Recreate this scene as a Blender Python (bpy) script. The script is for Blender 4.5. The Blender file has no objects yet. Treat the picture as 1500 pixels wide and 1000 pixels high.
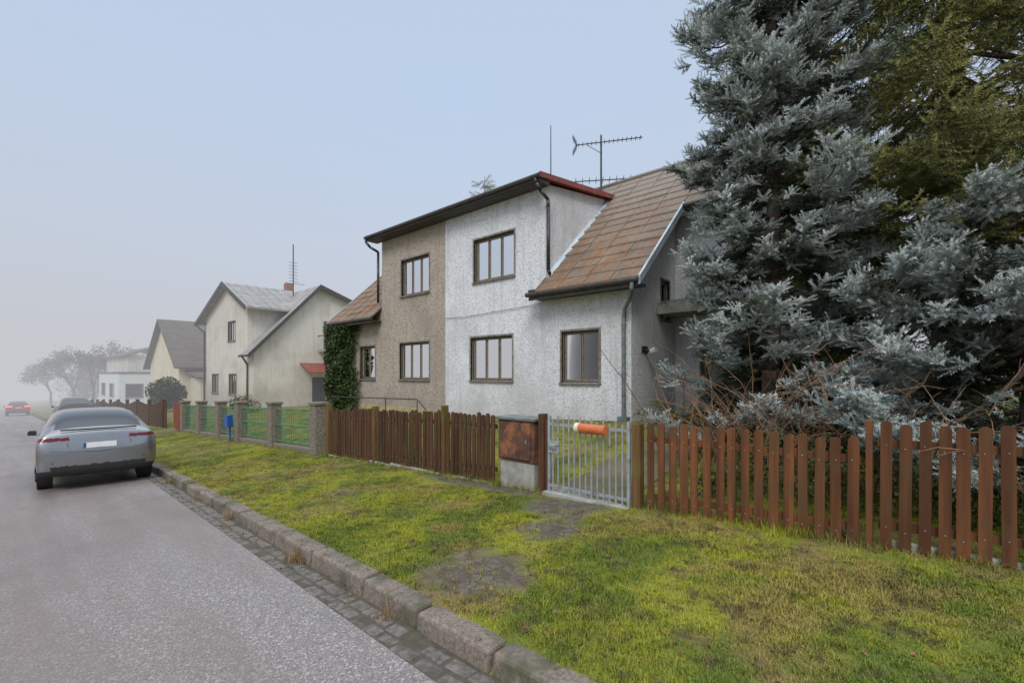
import bpy, math, random, bmesh
import numpy as np
from mathutils import Vector, Matrix, Euler
random.seed(7); rng=np.random.default_rng(7)
scene=bpy.context.scene
COL=scene.collection
# ------------------------------------------------------------------ helpers
def link(o,parent=None):
    COL.objects.link(o)
    if parent: o.parent=parent
    return o
def empty(name,loc=(0,0,0)):
    o=bpy.data.objects.new(name,None); o.empty_display_size=.3; o.location=loc
    return link(o)
class MB:
    def __init__(s): s.v=[]; s.f=[]; s.m=[]
    def poly(s,pts,mi=0):
        n=len(s.v); s.v+= [tuple(p) for p in pts]; s.f.append(tuple(range(n,n+len(pts)))); s.m.append(mi)
    def hexa(s,c,mi=0):
        n=len(s.v); s.v+=[tuple(p) for p in c]
        for q in ((0,3,2,1),(4,5,6,7),(0,1,5,4),(1,2,6,5),(2,3,7,6),(3,0,4,7)):
            s.f.append(tuple(n+i for i in q)); s.m.append(mi)
    def box(s,x0,x1,y0,y1,z0,z1,mi=0):
        s.hexa([(x0,y0,z0),(x1,y0,z0),(x1,y1,z0),(x0,y1,z0),(x0,y0,z1),(x1,y0,z1),(x1,y1,z1),(x0,y1,z1)],mi)
    def cyl(s,p0,p1,r0,r1=None,n=8,mi=0,cap=True):
        if r1 is None: r1=r0
        p0=Vector(p0);p1=Vector(p1);d=(p1-p0)
        if d.length<1e-6:return
        d.normalize(); a=d.orthogonal().normalized(); b=d.cross(a)
        k=len(s.v)
        for p,r in((p0,r0),(p1,r1)):
            for i in range(n):
                t=2*math.pi*i/n; q=p+a*math.cos(t)*r+b*math.sin(t)*r; s.v.append(tuple(q))
        for i in range(n):
            j=(i+1)%n; s.f.append((k+i,k+j,k+n+j,k+n+i)); s.m.append(mi)
        if cap:
            s.f.append(tuple(k+i for i in reversed(range(n)))); s.m.append(mi)
            s.f.append(tuple(k+n+i for i in range(n))); s.m.append(mi)
    def tube(s,pts,r,n=8,mi=0,r1=None):
        N=len(pts)-1
        for i in range(N):
            a=r if r1 is None else r+(r1-r)*i/N; b=r if r1 is None else r+(r1-r)*(i+1)/N
            s.cyl(pts[i],pts[i+1],a,b,n,mi)
    def build(s,name,mats,parent=None,bevel=0,smooth=False,loc=None):
        me=bpy.data.meshes.new(name); me.from_pydata(s.v,[],s.f); 
        if not isinstance(mats,(list,tuple)): mats=[mats]
        for m in mats: me.materials.append(m)
        me.polygons.foreach_set('material_index',s.m)
        if smooth: me.polygons.foreach_set('use_smooth',[True]*len(s.f))
        me.update()
        o=bpy.data.objects.new(name,me); link(o,parent)
        if bevel:
            b=o.modifiers.new('b','BEVEL'); b.width=bevel; b.segments=2; b.limit_method='ANGLE'
        return o
def tri_mesh(name,V,F,mat):
    me=bpy.data.meshes.new(name); V=np.asarray(V,dtype=np.float32); F=np.asarray(F,dtype=np.int32)
    k=F.shape[1]
    me.vertices.add(len(V)); me.vertices.foreach_set('co',V.ravel())
    me.loops.add(F.size); me.loops.foreach_set('vertex_index',F.ravel())
    me.polygons.add(len(F)); me.polygons.foreach_set('loop_start',np.arange(0,F.size,k,dtype=np.int32))
    me.polygons.foreach_set('loop_total',np.full(len(F),k,dtype=np.int32))
    me.update(calc_edges=True); me.validate()
    if mat: me.materials.append(mat)
    return me
# ------------------------------------------------------------------ materials
class NT:
    def __init__(s,m): s.t=m.node_tree; s.n=s.t.nodes; s.l=s.t.links
    def new(s,ty,**k):
        x=s.n.new(ty)
        for a,b in k.items(): setattr(x,a,b)
        return x
    def link(s,a,b): s.l.new(a,b)
    def noise(s,vec,scale,detail=5,rough=.55):
        x=s.new('ShaderNodeTexNoise'); x.inputs['Scale'].default_value=scale; x.inputs['Detail'].default_value=min(detail,3); x.inputs['Roughness'].default_value=rough
        s.link(vec,x.inputs['Vector']); return x.outputs['Fac']
    def ramp(s,fac,stops):
        x=s.new('ShaderNodeValToRGB'); e=x.color_ramp.elements
        while len(e)<len(stops): e.new(.5)
        for i,(p,c) in enumerate(stops):
            e[i].position=p; e[i].color=(c[0],c[1],c[2],1) if not isinstance(c,(int,float)) else (c,c,c,1)
        s.link(fac,x.inputs['Fac']); return x.outputs['Color']
    def mix(s,fac,a,b,mode='MIX'):
        x=s.new('ShaderNodeMix',data_type='RGBA',blend_type=mode)
        for val,i in ((fac,0),(a,6),(b,7)):
            if isinstance(val,bpy.types.NodeSocket): s.link(val,x.inputs[i])
            elif i==0: x.inputs[0].default_value=val
            else: x.inputs[i].default_value=(*val,1)
        return x.outputs[2]
    def math(s,op,a,b=None,clamp=False):
        x=s.new('ShaderNodeMath',operation=op,use_clamp=clamp)
        for i,val in enumerate((a,b)):
            if val is None: continue
            if isinstance(val,bpy.types.NodeSocket): s.link(val,x.inputs[i])
            else: x.inputs[i].default_value=val
        return x.outputs[0]
def base(name):
    m=bpy.data.materials.new(name); m.use_nodes=True; t=NT(m); b=t.n['Principled BSDF']
    g=t.new('ShaderNodeNewGeometry'); return m,t,b,g.outputs['Position']
def pm(name,c1,c2=None,scale=4,rough=.7,bs=0,bump=0,metal=0,c3=None,s3=.6,lo=.35,hi=.65,bd=.02,spec=None,lo3=.5,hi3=.7):
    m,t,b,P=base(name)
    if c2 is None: c2=tuple(x*.8 for x in c1)
    col=t.ramp(t.noise(P,scale),[(lo,c1),(hi,c2)])
    if c3: col=t.mix(t.ramp(t.noise(P,s3,8,.65),[(lo3,0.),(hi3,1.)]),col,c3)
    t.link(col,b.inputs['Base Color'])
    b.inputs['Roughness'].default_value=rough; b.inputs['Metallic'].default_value=metal
    if spec is not None: b.inputs['Specular IOR Level'].default_value=spec
    if bump:
        x=t.new('ShaderNodeBump'); x.inputs['Strength'].default_value=bump; x.inputs['Distance'].default_value=bd
        t.link(t.noise(P,bs,4,.6),x.inputs['Height']); t.link(x.outputs[0],b.inputs['Normal'])
    return m
def stucco(name,c,dirt,speck,bstr=.9):
    m,t,b,P=base(name)
    n1=t.noise(P,21,3,.65); n2=t.noise(P,55,2,.6)
    h=t.math('ADD',n1,t.math('MULTIPLY',n2,.5))
    sp=t.ramp(n1,[(.36,speck),(.5,c)])
    big=t.ramp(t.noise(P,.55,7,.65),[(.48,0.),(.78,.75)])
    col=t.mix(big,sp,dirt)
    s=t.new('ShaderNodeSeparateXYZ'); t.link(P,s.inputs[0])
    lowm=t.math('MULTIPLY_ADD',s.outputs[2],-1.1); lowm.node.inputs[2].default_value=-.45; lowm.node.use_clamp=True
    lw=t.math('MULTIPLY',lowm,t.noise(P,2.2,5),True)
    col=t.mix(lw,col,dirt)
    mp=t.new('ShaderNodeMapping'); mp.inputs['Scale'].default_value=(5,5,.35); t.link(P,mp.inputs['Vector'])
    st=t.ramp(t.noise(mp.outputs[0],1.0,5,.6),[(.52,0.),(.75,.6)])
    col=t.mix(st,col,dirt)
    t.link(col,b.inputs['Base Color']); b.inputs['Roughness'].default_value=.93
    x=t.new('ShaderNodeBump'); x.inputs['Strength'].default_value=bstr; x.inputs['Distance'].default_value=.03
    t.link(h,x.inputs['Height']); t.link(x.outputs[0],b.inputs['Normal'])
    return m
M={}
M['white']=stucco('white_roughcast',(.80,.80,.82),(.46,.44,.43),(.50,.50,.53))
M['beige']=stucco('beige_roughcast',(.48,.405,.335),(.27,.22,.18),(.22,.18,.15))
M['plaster']=stucco('grey_plaster',(.72,.67,.58),(.42,.37,.30),(.64,.59,.51),.4)
M['cream']=stucco('cream_plaster',(.80,.70,.50),(.55,.5,.4),(.70,.62,.46),.3)
M['modern']=pm('modern_white_render',(.80,.80,.80),(.74,.74,.74),1)
M['plinth']=pm('plinth',(.46,.38,.18),(.30,.26,.16),3,.9,20,.5)
M['frame']=pm('window_frame_wood',(.13,.09,.055),(.06,.045,.03),14,.6)
M['casement']=pm('casement_wood',(.28,.23,.175),(.16,.13,.095),18,.6)
M['surround']=pm('window_surround',(.28,.26,.23),(.15,.13,.11),9,.85)
M['sill']=pm('sill',(.25,.23,.2),(.12,.1,.09),9,.7)
M['curtain']=pm('curtain',(.62,.61,.58),(.45,.43,.41),5,.9)
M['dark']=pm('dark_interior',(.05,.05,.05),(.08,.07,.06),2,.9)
M['gutter']=pm('gutter_metal',(.085,.07,.06),(.045,.04,.035),6,.5,metal=.3)
M['pipe']=pm('downpipe_metal',(.24,.28,.27),(.14,.15,.14),5,.45,metal=.4)
M['zinc']=pm('zinc_flashing',(.52,.58,.62),(.36,.42,.45),3,.4,metal=.4)
M['redmetal']=pm('red_painted_sheet',(.32,.07,.04),(.18,.05,.035),4,.55)
M['antenna']=pm('antenna_metal',(.10,.10,.105),(.05,.05,.05),10,.45,metal=.6)
M['galv']=pm('galvanised_paint',(.42,.46,.49),(.32,.35,.37),12,.45,metal=.3,c3=(.22,.13,.08),s3=6,lo3=.60,hi3=.72)
M['rust']=pm('rusty_sheet',(.13,.055,.035),(.075,.035,.025),7,.75,30,.3,c3=(.27,.11,.05),s3=3.2,lo3=.48,hi3=.62)
M['concrete']=pm('concrete',(.42,.40,.36),(.28,.27,.24),5,.95,30,.4,c3=(.12,.13,.07),s3=2)
M['postc']=pm('pebbledash_post',(.28,.23,.18),(.13,.11,.09),30,.95,35,.6)
M['greenmesh']=pm('green_wire',(.10,.24,.15),(.07,.17,.10),4,.5)
M['orange']=pm('orange_tube',(.68,.19,.06),(.55,.14,.05),5,.45)
M['ivory']=pm('ivory_cap',(.75,.7,.62),(.65,.6,.52),5,.5)
M['bark']=pm('bark',(.12,.085,.055),(.05,.038,.03),12,.95,25,.8)
M['twig']=pm('twig',(.28,.15,.08),(.15,.09,.055),9,.85)
M['tyre']=pm('tyre',(.02,.02,.02),(.03,.03,.03),20,.8)
M['rim']=pm('rim',(.12,.12,.125),(.08,.08,.085),5,.35,metal=.8)
M['redlamp']=pm('tail_lamp',(.16,.01,.012),(.10,.008,.01),5,.15)
M['plate']=pm('number_plate',(.85,.85,.83),(.75,.75,.73),20,.4)
M['blue']=pm('blue_paint',(.02,.10,.4),None,4,.4)
M['blackplastic']=pm('black_plastic',(.02,.02,.021),(.03,.03,.03),20,.6)
def simple(name,c,rough=.4,metal=0,coat=0,emit=None):
    m,t,b,P=base(name)
    t.link(t.mix(t.ramp(t.noise(P,3,4),[(.4,0.),(.7,.25)]),c,tuple(x*.75 for x in c)),b.inputs['Base Color'])
    b.inputs['Roughness'].default_value=rough; b.inputs['Metallic'].default_value=metal; b.inputs['Coat Weight'].default_value=coat
    if emit: b.inputs['Emission Color'].default_value=(*emit,1); b.inputs['Emission Strength'].default_value=8
    return m
M['carpaint']=simple('grey_car_paint',(.30,.30,.305),.27,.8,.8)
M['carglass']=simple('car_glass',(.02,.022,.025),.06,0,.5)
M['brakelight']=simple('lit_brake_lamp',(.5,.02,.02),.3,0,0,(1,.06,.04))
def glassmat():
    m=bpy.data.materials.new('window_glass'); m.use_nodes=True; t=NT(m); t.n.remove(t.n['Principled BSDF'])
    o=t.n['Material Output']; tr=t.new('ShaderNodeBsdfTransparent'); gl=t.new('ShaderNodeBsdfGlossy'); gl.inputs['Roughness'].default_value=.03
    tr.inputs[0].default_value=(.62,.66,.66,1)
    g=t.new('ShaderNodeNewGeometry'); bp=t.new('ShaderNodeBump'); bp.inputs['Strength'].default_value=.06; bp.inputs['Distance'].default_value=.05
    t.link(t.noise(g.outputs['Position'],1.7,2),bp.inputs['Height']); t.link(bp.outputs[0],gl.inputs['Normal'])
    f=t.new('ShaderNodeFresnel'); f.inputs[0].default_value=1.75; mx=t.new('ShaderNodeMixShader')
    t.link(f.outputs[0],mx.inputs[0]); t.link(tr.outputs[0],mx.inputs[1]); t.link(gl.outputs[0],mx.inputs[2]); t.link(mx.outputs[0],o.inputs[0]); return m
M['glass']=glassmat()
def roofmat(name,c1,c2,c3,w=.42,h=.40,mort=.012,off=.5,streak=(1,2.5,.7),upper=None):
    m,t,b,P=base(name)
    s=t.new('ShaderNodeSeparateXYZ'); t.link(P,s.inputs[0])
    c=t.new('ShaderNodeCombineXYZ'); t.link(s.outputs[1],c.inputs[0]); t.link(t.math('MULTIPLY',s.outputs[2],1.48),c.inputs[1])
    br=t.new('ShaderNodeTexBrick'); br.offset=off; t.link(c.outputs[0],br.inputs['Vector'])
    br.inputs['Scale'].default_value=1; br.inputs['Brick Width'].default_value=w; br.inputs['Row Height'].default_value=h
    br.inputs['Mortar Size'].default_value=mort; br.inputs['Mortar Smooth'].default_value=.3
    br.inputs['Color1'].default_value=(*c1,1); br.inputs['Color2'].default_value=(*c2,1); br.inputs['Mortar'].default_value=(*[x*.45 for x in c2],1)
    mp=t.new('ShaderNodeMapping'); mp.inputs['Scale'].default_value=streak; t.link(P,mp.inputs['Vector'])
    col=t.mix(t.ramp(t.noise(mp.outputs[0],1.0,7,.7),[(.42,0.),(.60,.9)]),br.outputs['Color'],c3)
    if upper:  # the rows near the ridge are weathered to grey
        um=t.math('MULTIPLY_ADD',s.outputs[2],.22); um.node.inputs[2].default_value=-.75; um.node.use_clamp=True
        col=t.mix(t.math('MULTIPLY',um,.85),col,upper)
    col=t.mix(t.ramp(t.noise(P,1.3,5,.7),[(.5,0.),(.7,.45)]),col,tuple(x*1.45 for x in c1))
    col=t.mix(t.ramp(t.noise(P,12,4),[(.5,0.),(.8,.6)]),col,tuple(x*.35 for x in c2))
    t.link(col,b.inputs['Base Color']); b.inputs['Roughness'].default_value=.7
    x=t.new('ShaderNodeBump'); x.inputs['Strength'].default_value=.5; x.inputs['Distance'].default_value=.02
    t.link(t.noise(P,20,4),x.inputs['Height']); t.link(x.outputs[0],b.inputs['Normal']); return m
M['roof']=roofmat('fibre_cement_slates',(.225,.17,.125),(.155,.115,.085),(.24,.115,.045),.70,.44,.006,.0,(1.4,6,.8),(.25,.235,.215))
M['roofgrey']=roofmat('grey_sheet_roof',(.38,.37,.36),(.34,.33,.32),(.28,.26,.25),.9,2.0)
M['roofdark']=roofmat('dark_tiles',(.10,.08,.065),(.075,.062,.052),(.12,.09,.06),.3,.3)
def wood(name,c1,c2,green):
    m,t,b,P=base(name)
    mp=t.new('ShaderNodeMapping'); mp.inputs['Scale'].default_value=(30,30,1.6); t.link(P,mp.inputs['Vector'])
    n=t.noise(mp.outputs[0],1,5,.6)
    mq=t.new('ShaderNodeMapping'); mq.inputs['Scale'].default_value=(1,8,.4); t.link(P,mq.inputs['Vector'])
    col=t.ramp(n,[(.3,c1),(.7,c2)])
    col=t.mix(t.ramp(t.noise(mq.outputs[0],1,2),[(.35,0.),(.65,.85)]),col,tuple(x*.5 for x in c2))
    col=t.mix(t.ramp(t.noise(P,3,6),[(.48,0.),(.7,.75)]),col,green)
    t.link(col,b.inputs['Base Color']); b.inputs['Roughness'].default_value=.7; b.inputs['Specular IOR Level'].default_value=.3
    x=t.new('ShaderNodeBump'); x.inputs['Strength'].default_value=.4; x.inputs['Distance'].default_value=.006
    t.link(n,x.inputs['Height']); t.link(x.outputs[0],b.inputs['Normal']); return m
M['wood']=wood('stained_picket_wood',(.25,.098,.034),(.14,.053,.022),(.10,.060,.028))
M['woodold']=wood('weathered_picket_wood',(.15,.062,.030),(.078,.037,.022),(.075,.060,.025))
M['woodgold']=wood('mossy_post_wood',(.24,.13,.045),(.13,.065,.025),(.14,.14,.03))
def grasscol(t,P,light=1.0):
    a=tuple(x*light for x in (.27,.27,.022)); b=tuple(x*light for x in (.115,.15,.018)); c=tuple(x*light for x in (.28,.195,.065)); d=tuple(x*light for x in(.10,.072,.033))
    col=t.ramp(t.noise(P,1.1,3,.7),[(.42,a),(.58,b)])
    col=t.mix(t.ramp(t.noise(P,.75,3,.75),[(.50,0.),(.60,.75)]),col,c)
    col=t.mix(t.ramp(t.noise(P,3.6,3,.75),[(.52,0.),(.64,.8)]),col,d)
    return col
PATCH=[(2.85,2.95,.50,.55),(4.15,3.15,.42,.36),(4.9,3.5,.5,.6),(5.25,5.4,.22,1.6)]
def groundmat():
    m,t,b,P=base('mossy_lawn_soil'); col=grasscol(t,P,.8)
    s=t.new('ShaderNodeSeparateXYZ'); t.link(P,s.inputs[0]); msk=None
    nz=t.math('MULTIPLY',t.math('SUBTRACT',t.noise(P,3,5,.7),.5),2.4)
    for (x,y,rx,ry) in PATCH:
        dx=t.math('DIVIDE',t.math('SUBTRACT',s.outputs[0],x),rx); dy=t.math('DIVIDE',t.math('SUBTRACT',s.outputs[1],y),ry)
        d=t.math('ADD',t.math('MULTIPLY',dx,dx),t.math('MULTIPLY',dy,dy))
        v=t.math('SUBTRACT',t.math('ADD',1.3,nz),d,True)
        msk=v if msk is None else t.math('MAXIMUM',msk,v)
    vor=t.new('ShaderNodeTexVoronoi',feature='DISTANCE_TO_EDGE'); vor.inputs['Scale'].default_value=9; t.link(P,vor.inputs['Vector'])
    stone=t.mix(t.ramp(vor.outputs['Distance'],[(.0,0.),(.12,1.)]),(.07,.065,.035),(.15,.125,.10))
    stone=t.mix(t.ramp(t.noise(P,7,5,.7),[(.42,0.),(.6,.9)]),stone,(.085,.062,.042))
    col=t.mix(msk,col,stone)
    t.link(col,b.inputs['Base Color']); b.inputs['Roughness'].default_value=.95
    x=t.new('ShaderNodeBump'); x.inputs['Strength'].default_value=.8; x.inputs['Distance'].default_value=.04
    t.link(t.noise(P,18,5,.7),x.inputs['Height']); t.link(x.outputs[0],b.inputs['Normal']); return m
M['ground']=groundmat()
def leafmat(name,fn,rough=.6,trans=.0):
    m,t,b,P=base(name); oi=t.new('ShaderNodeAttribute'); oi.attribute_name='rnd'
    col=fn(t,P,oi.outputs['Fac']); t.link(col,b.inputs['Base Color']); b.inputs['Roughness'].default_value=rough
    b.inputs['Specular IOR Level'].default_value=.25
    return m
def grassfn(t,P,R):
    col=grasscol(t,P,1.25); return t.mix(t.math('MULTIPLY',R,.4),col,(.12,.165,.02))
M['grass']=leafmat('grass_blades',grassfn)
def sprucefn(t,P,R): return t.ramp(R,[(0,(.20,.235,.21)),(.45,(.37,.41,.385)),(1,(.62,.66,.635))])
M['spruce']=leafmat('blue_spruce_needles',sprucefn)
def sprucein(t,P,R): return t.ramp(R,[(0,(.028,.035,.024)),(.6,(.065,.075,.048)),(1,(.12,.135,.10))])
M['sprucein']=leafmat('old_shaded_spruce_needles',sprucein)  # inner sprays darker: older needles plus the crown's self-shadow put into the colour
def firfn(t,P,R):
    col=t.ramp(R,[(0,(.05,.065,.025)),(.6,(.115,.125,.042)),(1,(.26,.24,.075))])
    return t.mix(t.ramp(t.noise(P,1.0,2),[(.45,0.),(.65,.7)]),col,(.30,.28,.09))
M['fir']=leafmat('dark_fir_needles',firfn)
def ivyfn(t,P,R): return t.ramp(t.noise(P,6,4),[(.3,(.02,.045,.012)),(.7,(.075,.11,.03))])
M['ivy']=leafmat('ivy_leaves',ivyfn,.45)
def hedgefn(t,P,R): return t.ramp(t.noise(P,6,4),[(.3,(.04,.055,.015)),(.7,(.12,.13,.04))])
M['hedge']=leafmat('hedge_leaves',hedgefn,.6)
def farfn(t,P,R): return t.ramp(t.noise(P,2,4),[(.3,(.06,.06,.045)),(.7,(.14,.12,.08))])
M['farleaf']=leafmat('distant_foliage',farfn,.8)
def asphalt():
    m,t,b,P=base('worn_asphalt')
    n=t.noise(P,95,2,.6); v=t.new('ShaderNodeTexVoronoi'); v.inputs['Scale'].default_value=75; t.link(P,v.inputs['Vector'])
    agg=t.mix(t.ramp(n,[(.4,0.),(.6,1.)]),(.135,.118,.110),(.31,.275,.26))
    agg=t.mix(t.ramp(v.outputs['Color'],[(.72,0.),(.8,.7)]),agg,(.48,.435,.415))
    mp=t.new('ShaderNodeMapping'); mp.inputs['Scale'].default_value=(1.1,.16,1); t.link(P,mp.inputs['Vector'])
    col=t.mix(t.ramp(t.noise(mp.outputs[0],1,5,.6),[(.4,0.),(.62,.65)]),agg,(.19,.145,.125))
    col=t.mix(t.ramp(t.noise(P,.5,5,.6),[(.48,0.),(.7,.45)]),col,(.125,.115,.11))
    t.link(col,b.inputs['Base Color'])
    t.link(t.ramp(t.noise(mp.outputs[0],1.4,5),[(.35,.36),(.7,.62)]),b.inputs['Roughness'])
    x=t.new('ShaderNodeBump'); x.inputs['Strength'].default_value=.5; x.inputs['Distance'].default_value=.006
    t.link(n,x.inputs['Height']); t.link(x.outputs[0],b.inputs['Normal']); return m
M['asphalt']=asphalt()
M['kerb']=pm('granite_kerb',(.27,.215,.175),(.145,.115,.098),38,.85,40,.5,c3=(.09,.09,.05),s3=2.2,lo3=.44,hi3=.62,bd=.01)
M['cobble']=pm('granite_cobble',(.20,.17,.15),(.10,.086,.076),22,.6,30,.6,c3=(.07,.062,.045),s3=4)
M['joint']=pm('gutter_joint',(.07,.06,.045),(.10,.09,.06),15,.9,20,.5)
M['path']=pm('mud_path',(.17,.135,.09),(.11,.11,.045),3,.9,20,.6)
M['leaf']=pm('dead_leaf',(.30,.15,.06),(.16,.08,.035),3,.7)

# ------------------------------------------------------------------ terrain functions
def rz(Y): return -1.74-.047*Y if Y<15 else -1.74-.705-.036*(Y-15)
def kt(Y): return rz(Y)+.135
def kb(Y): return 2.15+.05*Y if Y<20 else 3.15+.004*(Y-20)     # back edge of kerb
def kf(Y): return kb(Y)-.22
def fz(Y): return kt(Y)+.03+.011*max(-3,min(Y,16))
FX=5.4
def gz(X,Y):
    k=kb(Y)
    if X<k: return rz(Y)
    if X<FX: t=(X-k)/(FX-k); return kt(Y)*(1-t)+fz(Y)*t-.012
    if X<10.2: return fz(Y)+.6*(X-FX)/4.8
    return fz(Y)+.6
Ys=sorted(set([-1200,-400,-120,-60,-30]+list(np.arange(-20,60,1.0))+[15.0,16.0,20.0]+list(range(60,160,10))+[160,220,300,450,1000,2000]))
cols=[-1500,-400,-100,-30,-8,-4.4,-4.2,0,'kf','kb',.25,.5,.75,'fx',6.6,7.8,9,10.2,14,20,40,120,400,2000]
def colx(c,Y):
    if c=='kf': return kf(Y)+.02
    if c=='kb': return kb(Y)-.015
    if c=='fx': return FX
    if isinstance(c,float) and 0<c<1: return kb(Y)+(FX-kb(Y))*c
    return float(c)
V=[];F=[]
for Y in Ys:
    for c in cols:
        x=colx(c,Y)
        if c=='kb': z=kt(Y)-.012
        elif c=='kf': z=rz(Y)-.03
        elif x<kb(Y):
            z=rz(Y)-.03
            if x<-4.3: z=rz(Y)+.05+ (0.02*min(40,-x-4))
        else: z=gz(x,Y)
        V.append((x,Y,z))
nc=len(cols)
for i in range(len(Ys)-1):
    for j in range(nc-1):
        a=i*nc+j; F.append((a,a+1,a+nc+1,a+nc))
me=bpy.data.meshes.new('ground'); me.from_pydata(V,[],F); me.materials.append(M['ground']); link(bpy.data.objects.new('ground',me))
mb=MB(); RY=[-60,-20,-5,0,5,10,15,20,25,30,40,60,80,120,160,220,300]
for a,b in zip(RY[:-1],RY[1:]):
    mb.poly([(-4.2,a,rz(a)),(kf(a)-.27,a,rz(a)),(kf(b)-.27,b,rz(b)),(-4.2,b,rz(b))])
mb.build('road',M['asphalt'])
mb=MB()
for a,b in zip(RY[:-1],RY[1:]):
    mb.poly([(kf(a)-.27,a,rz(a)-.012),(kf(a)+.01,a,rz(a)-.012),(kf(b)+.01,b,rz(b)-.012),(kf(b)-.27,b,rz(b)-.012)])
    mb.poly([(kf(a)-.27,a,rz(a)),(kf(a)-.27,a,rz(a)-.03),(kf(b)-.27,b,rz(b)-.03),(kf(b)-.27,b,rz(b))])
g=empty('cobbled_gutter')
mb.build('gutter_bed',M['joint'],g)
mb=MB(); y=-6.
while y<45:
    L=random.uniform(.17,.26)
    for r in range(2):
        if random.random()<.05: continue
        x0=kf(y)-.26+r*.13+random.uniform(-.01,.01); zz=rz(y)+random.uniform(-.014,.003)
        yy=y+random.uniform(-.012,.012)+r*.07; w=.118; l=L-.018
        t=random.uniform(-.005,.005)
        mb.hexa([(x0,yy,zz-.05),(x0+w,yy,zz-.05),(x0+w,yy+l,zz-.057),(x0,yy+l,zz-.057),(x0+.006,yy+.006,zz+t),(x0+w-.006,yy+.006,zz-t),(x0+w-.006,yy+l-.006,zz-.007-t),(x0+.006,yy+l-.006,zz-.007+t)])
    y+=L
mb.build('cobbles',M['cobble'],g,bevel=.014)
g=empty('kerb'); mb=MB(); y=-8.
while y<150:
    L=random.uniform(.7,1.15) if y<50 else 4.
    e=y+L-.022; j=random.uniform(-.015,.015); h=random.uniform(-.014,.012); j2=random.uniform(-.008,.008); h2=h+random.uniform(-.008,.008)
    mb.hexa([(kf(y)+j,y,rz(y)-.1),(kb(y)+j,y,rz(y)-.1),(kb(e)+j,e,rz(e)-.1),(kf(e)+j,e,rz(e)-.1),
             (kf(y)+j+.02,y,kt(y)+h),(kb(y)+j,y,kt(y)+h),(kb(e)+j,e,kt(e)+h2),(kf(e)+j+j2+.02,e,kt(e)+h2)])
    y+=L
mb.build('kerb_stones',M['kerb'],g,bevel=.025)
mb=MB()
for i in range(8):
    a=5.5+i*.58; b=a+.58
    for (c,d) in ((2.95,3.5),(3.5,4.1)):
        mb.poly([(a,c,gz(a,c)+.012),(b,c,gz(b,c)+.012),(b,d,gz(b,d)+.012),(a,d,gz(a,d)+.012)])
mb.build('garden_path',M['path'])
mb=MB()
for i in range(6):
    t0=i/6;t1=(i+1)/6
    def P(t,Y): x=kb(Y)+(FX+.3-kb(Y))*t; return (x,Y,gz(x,Y)+.012)
    mb.poly([P(t0,23.5),P(t1,23.5),P(t1,24.4),P(t0,24.4)]); mb.poly([P(t0,24.4),P(t1,24.4),P(t1,26),P(t0,26)])
mb.build('driveway',M['path'])

# ------------------------------------------------------------------ walls & windows
def T(axis,c,a,d,z):
    return (c+d,a,z) if axis=='X' else (a,c+d,z)
def wall(mb,axis,c,a0,a1,z0,z1,holes=(),rev=.16,mi=0):
    A=sorted(set([a0,a1]+[h[i] for h in holes for i in(0,1)])); Z=sorted(set([z0,z1]+[h[i] for h in holes for i in(2,3)]))
    for i in range(len(A)-1):
        for j in range(len(Z)-1):
            am=(A[i]+A[i+1])/2; zm=(Z[j]+Z[j+1])/2
            if any(h[0]<am<h[1] and h[2]<zm<h[3] for h in holes): continue
            mb.poly([T(axis,c,A[i],0,Z[j]),T(axis,c,A[i+1],0,Z[j]),T(axis,c,A[i+1],0,Z[j+1]),T(axis,c,A[i],0,Z[j+1])],mi)
    for h in holes:
        p=[(h[0],h[2]),(h[1],h[2]),(h[1],h[3]),(h[0],h[3])]
        for k in range(4):
            q=p[k]; r=p[(k+1)%4]
            mb.poly([T(axis,c,q[0],0,q[1]),T(axis,c,r[0],0,r[1]),T(axis,c,r[0],rev,r[1]),T(axis,c,q[0],rev,q[1])],mi)
def abox(mb,axis,c,a0,a1,d0,d1,z0,z1,mi=0):
    p=T(axis,c,a0,d0,z0); q=T(axis,c,a1,d1,z1)
    mb.box(min(p[0],q[0]),max(p[0],q[0]),min(p[1],q[1]),max(p[1],q[1]),z0,z1,mi)
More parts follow.
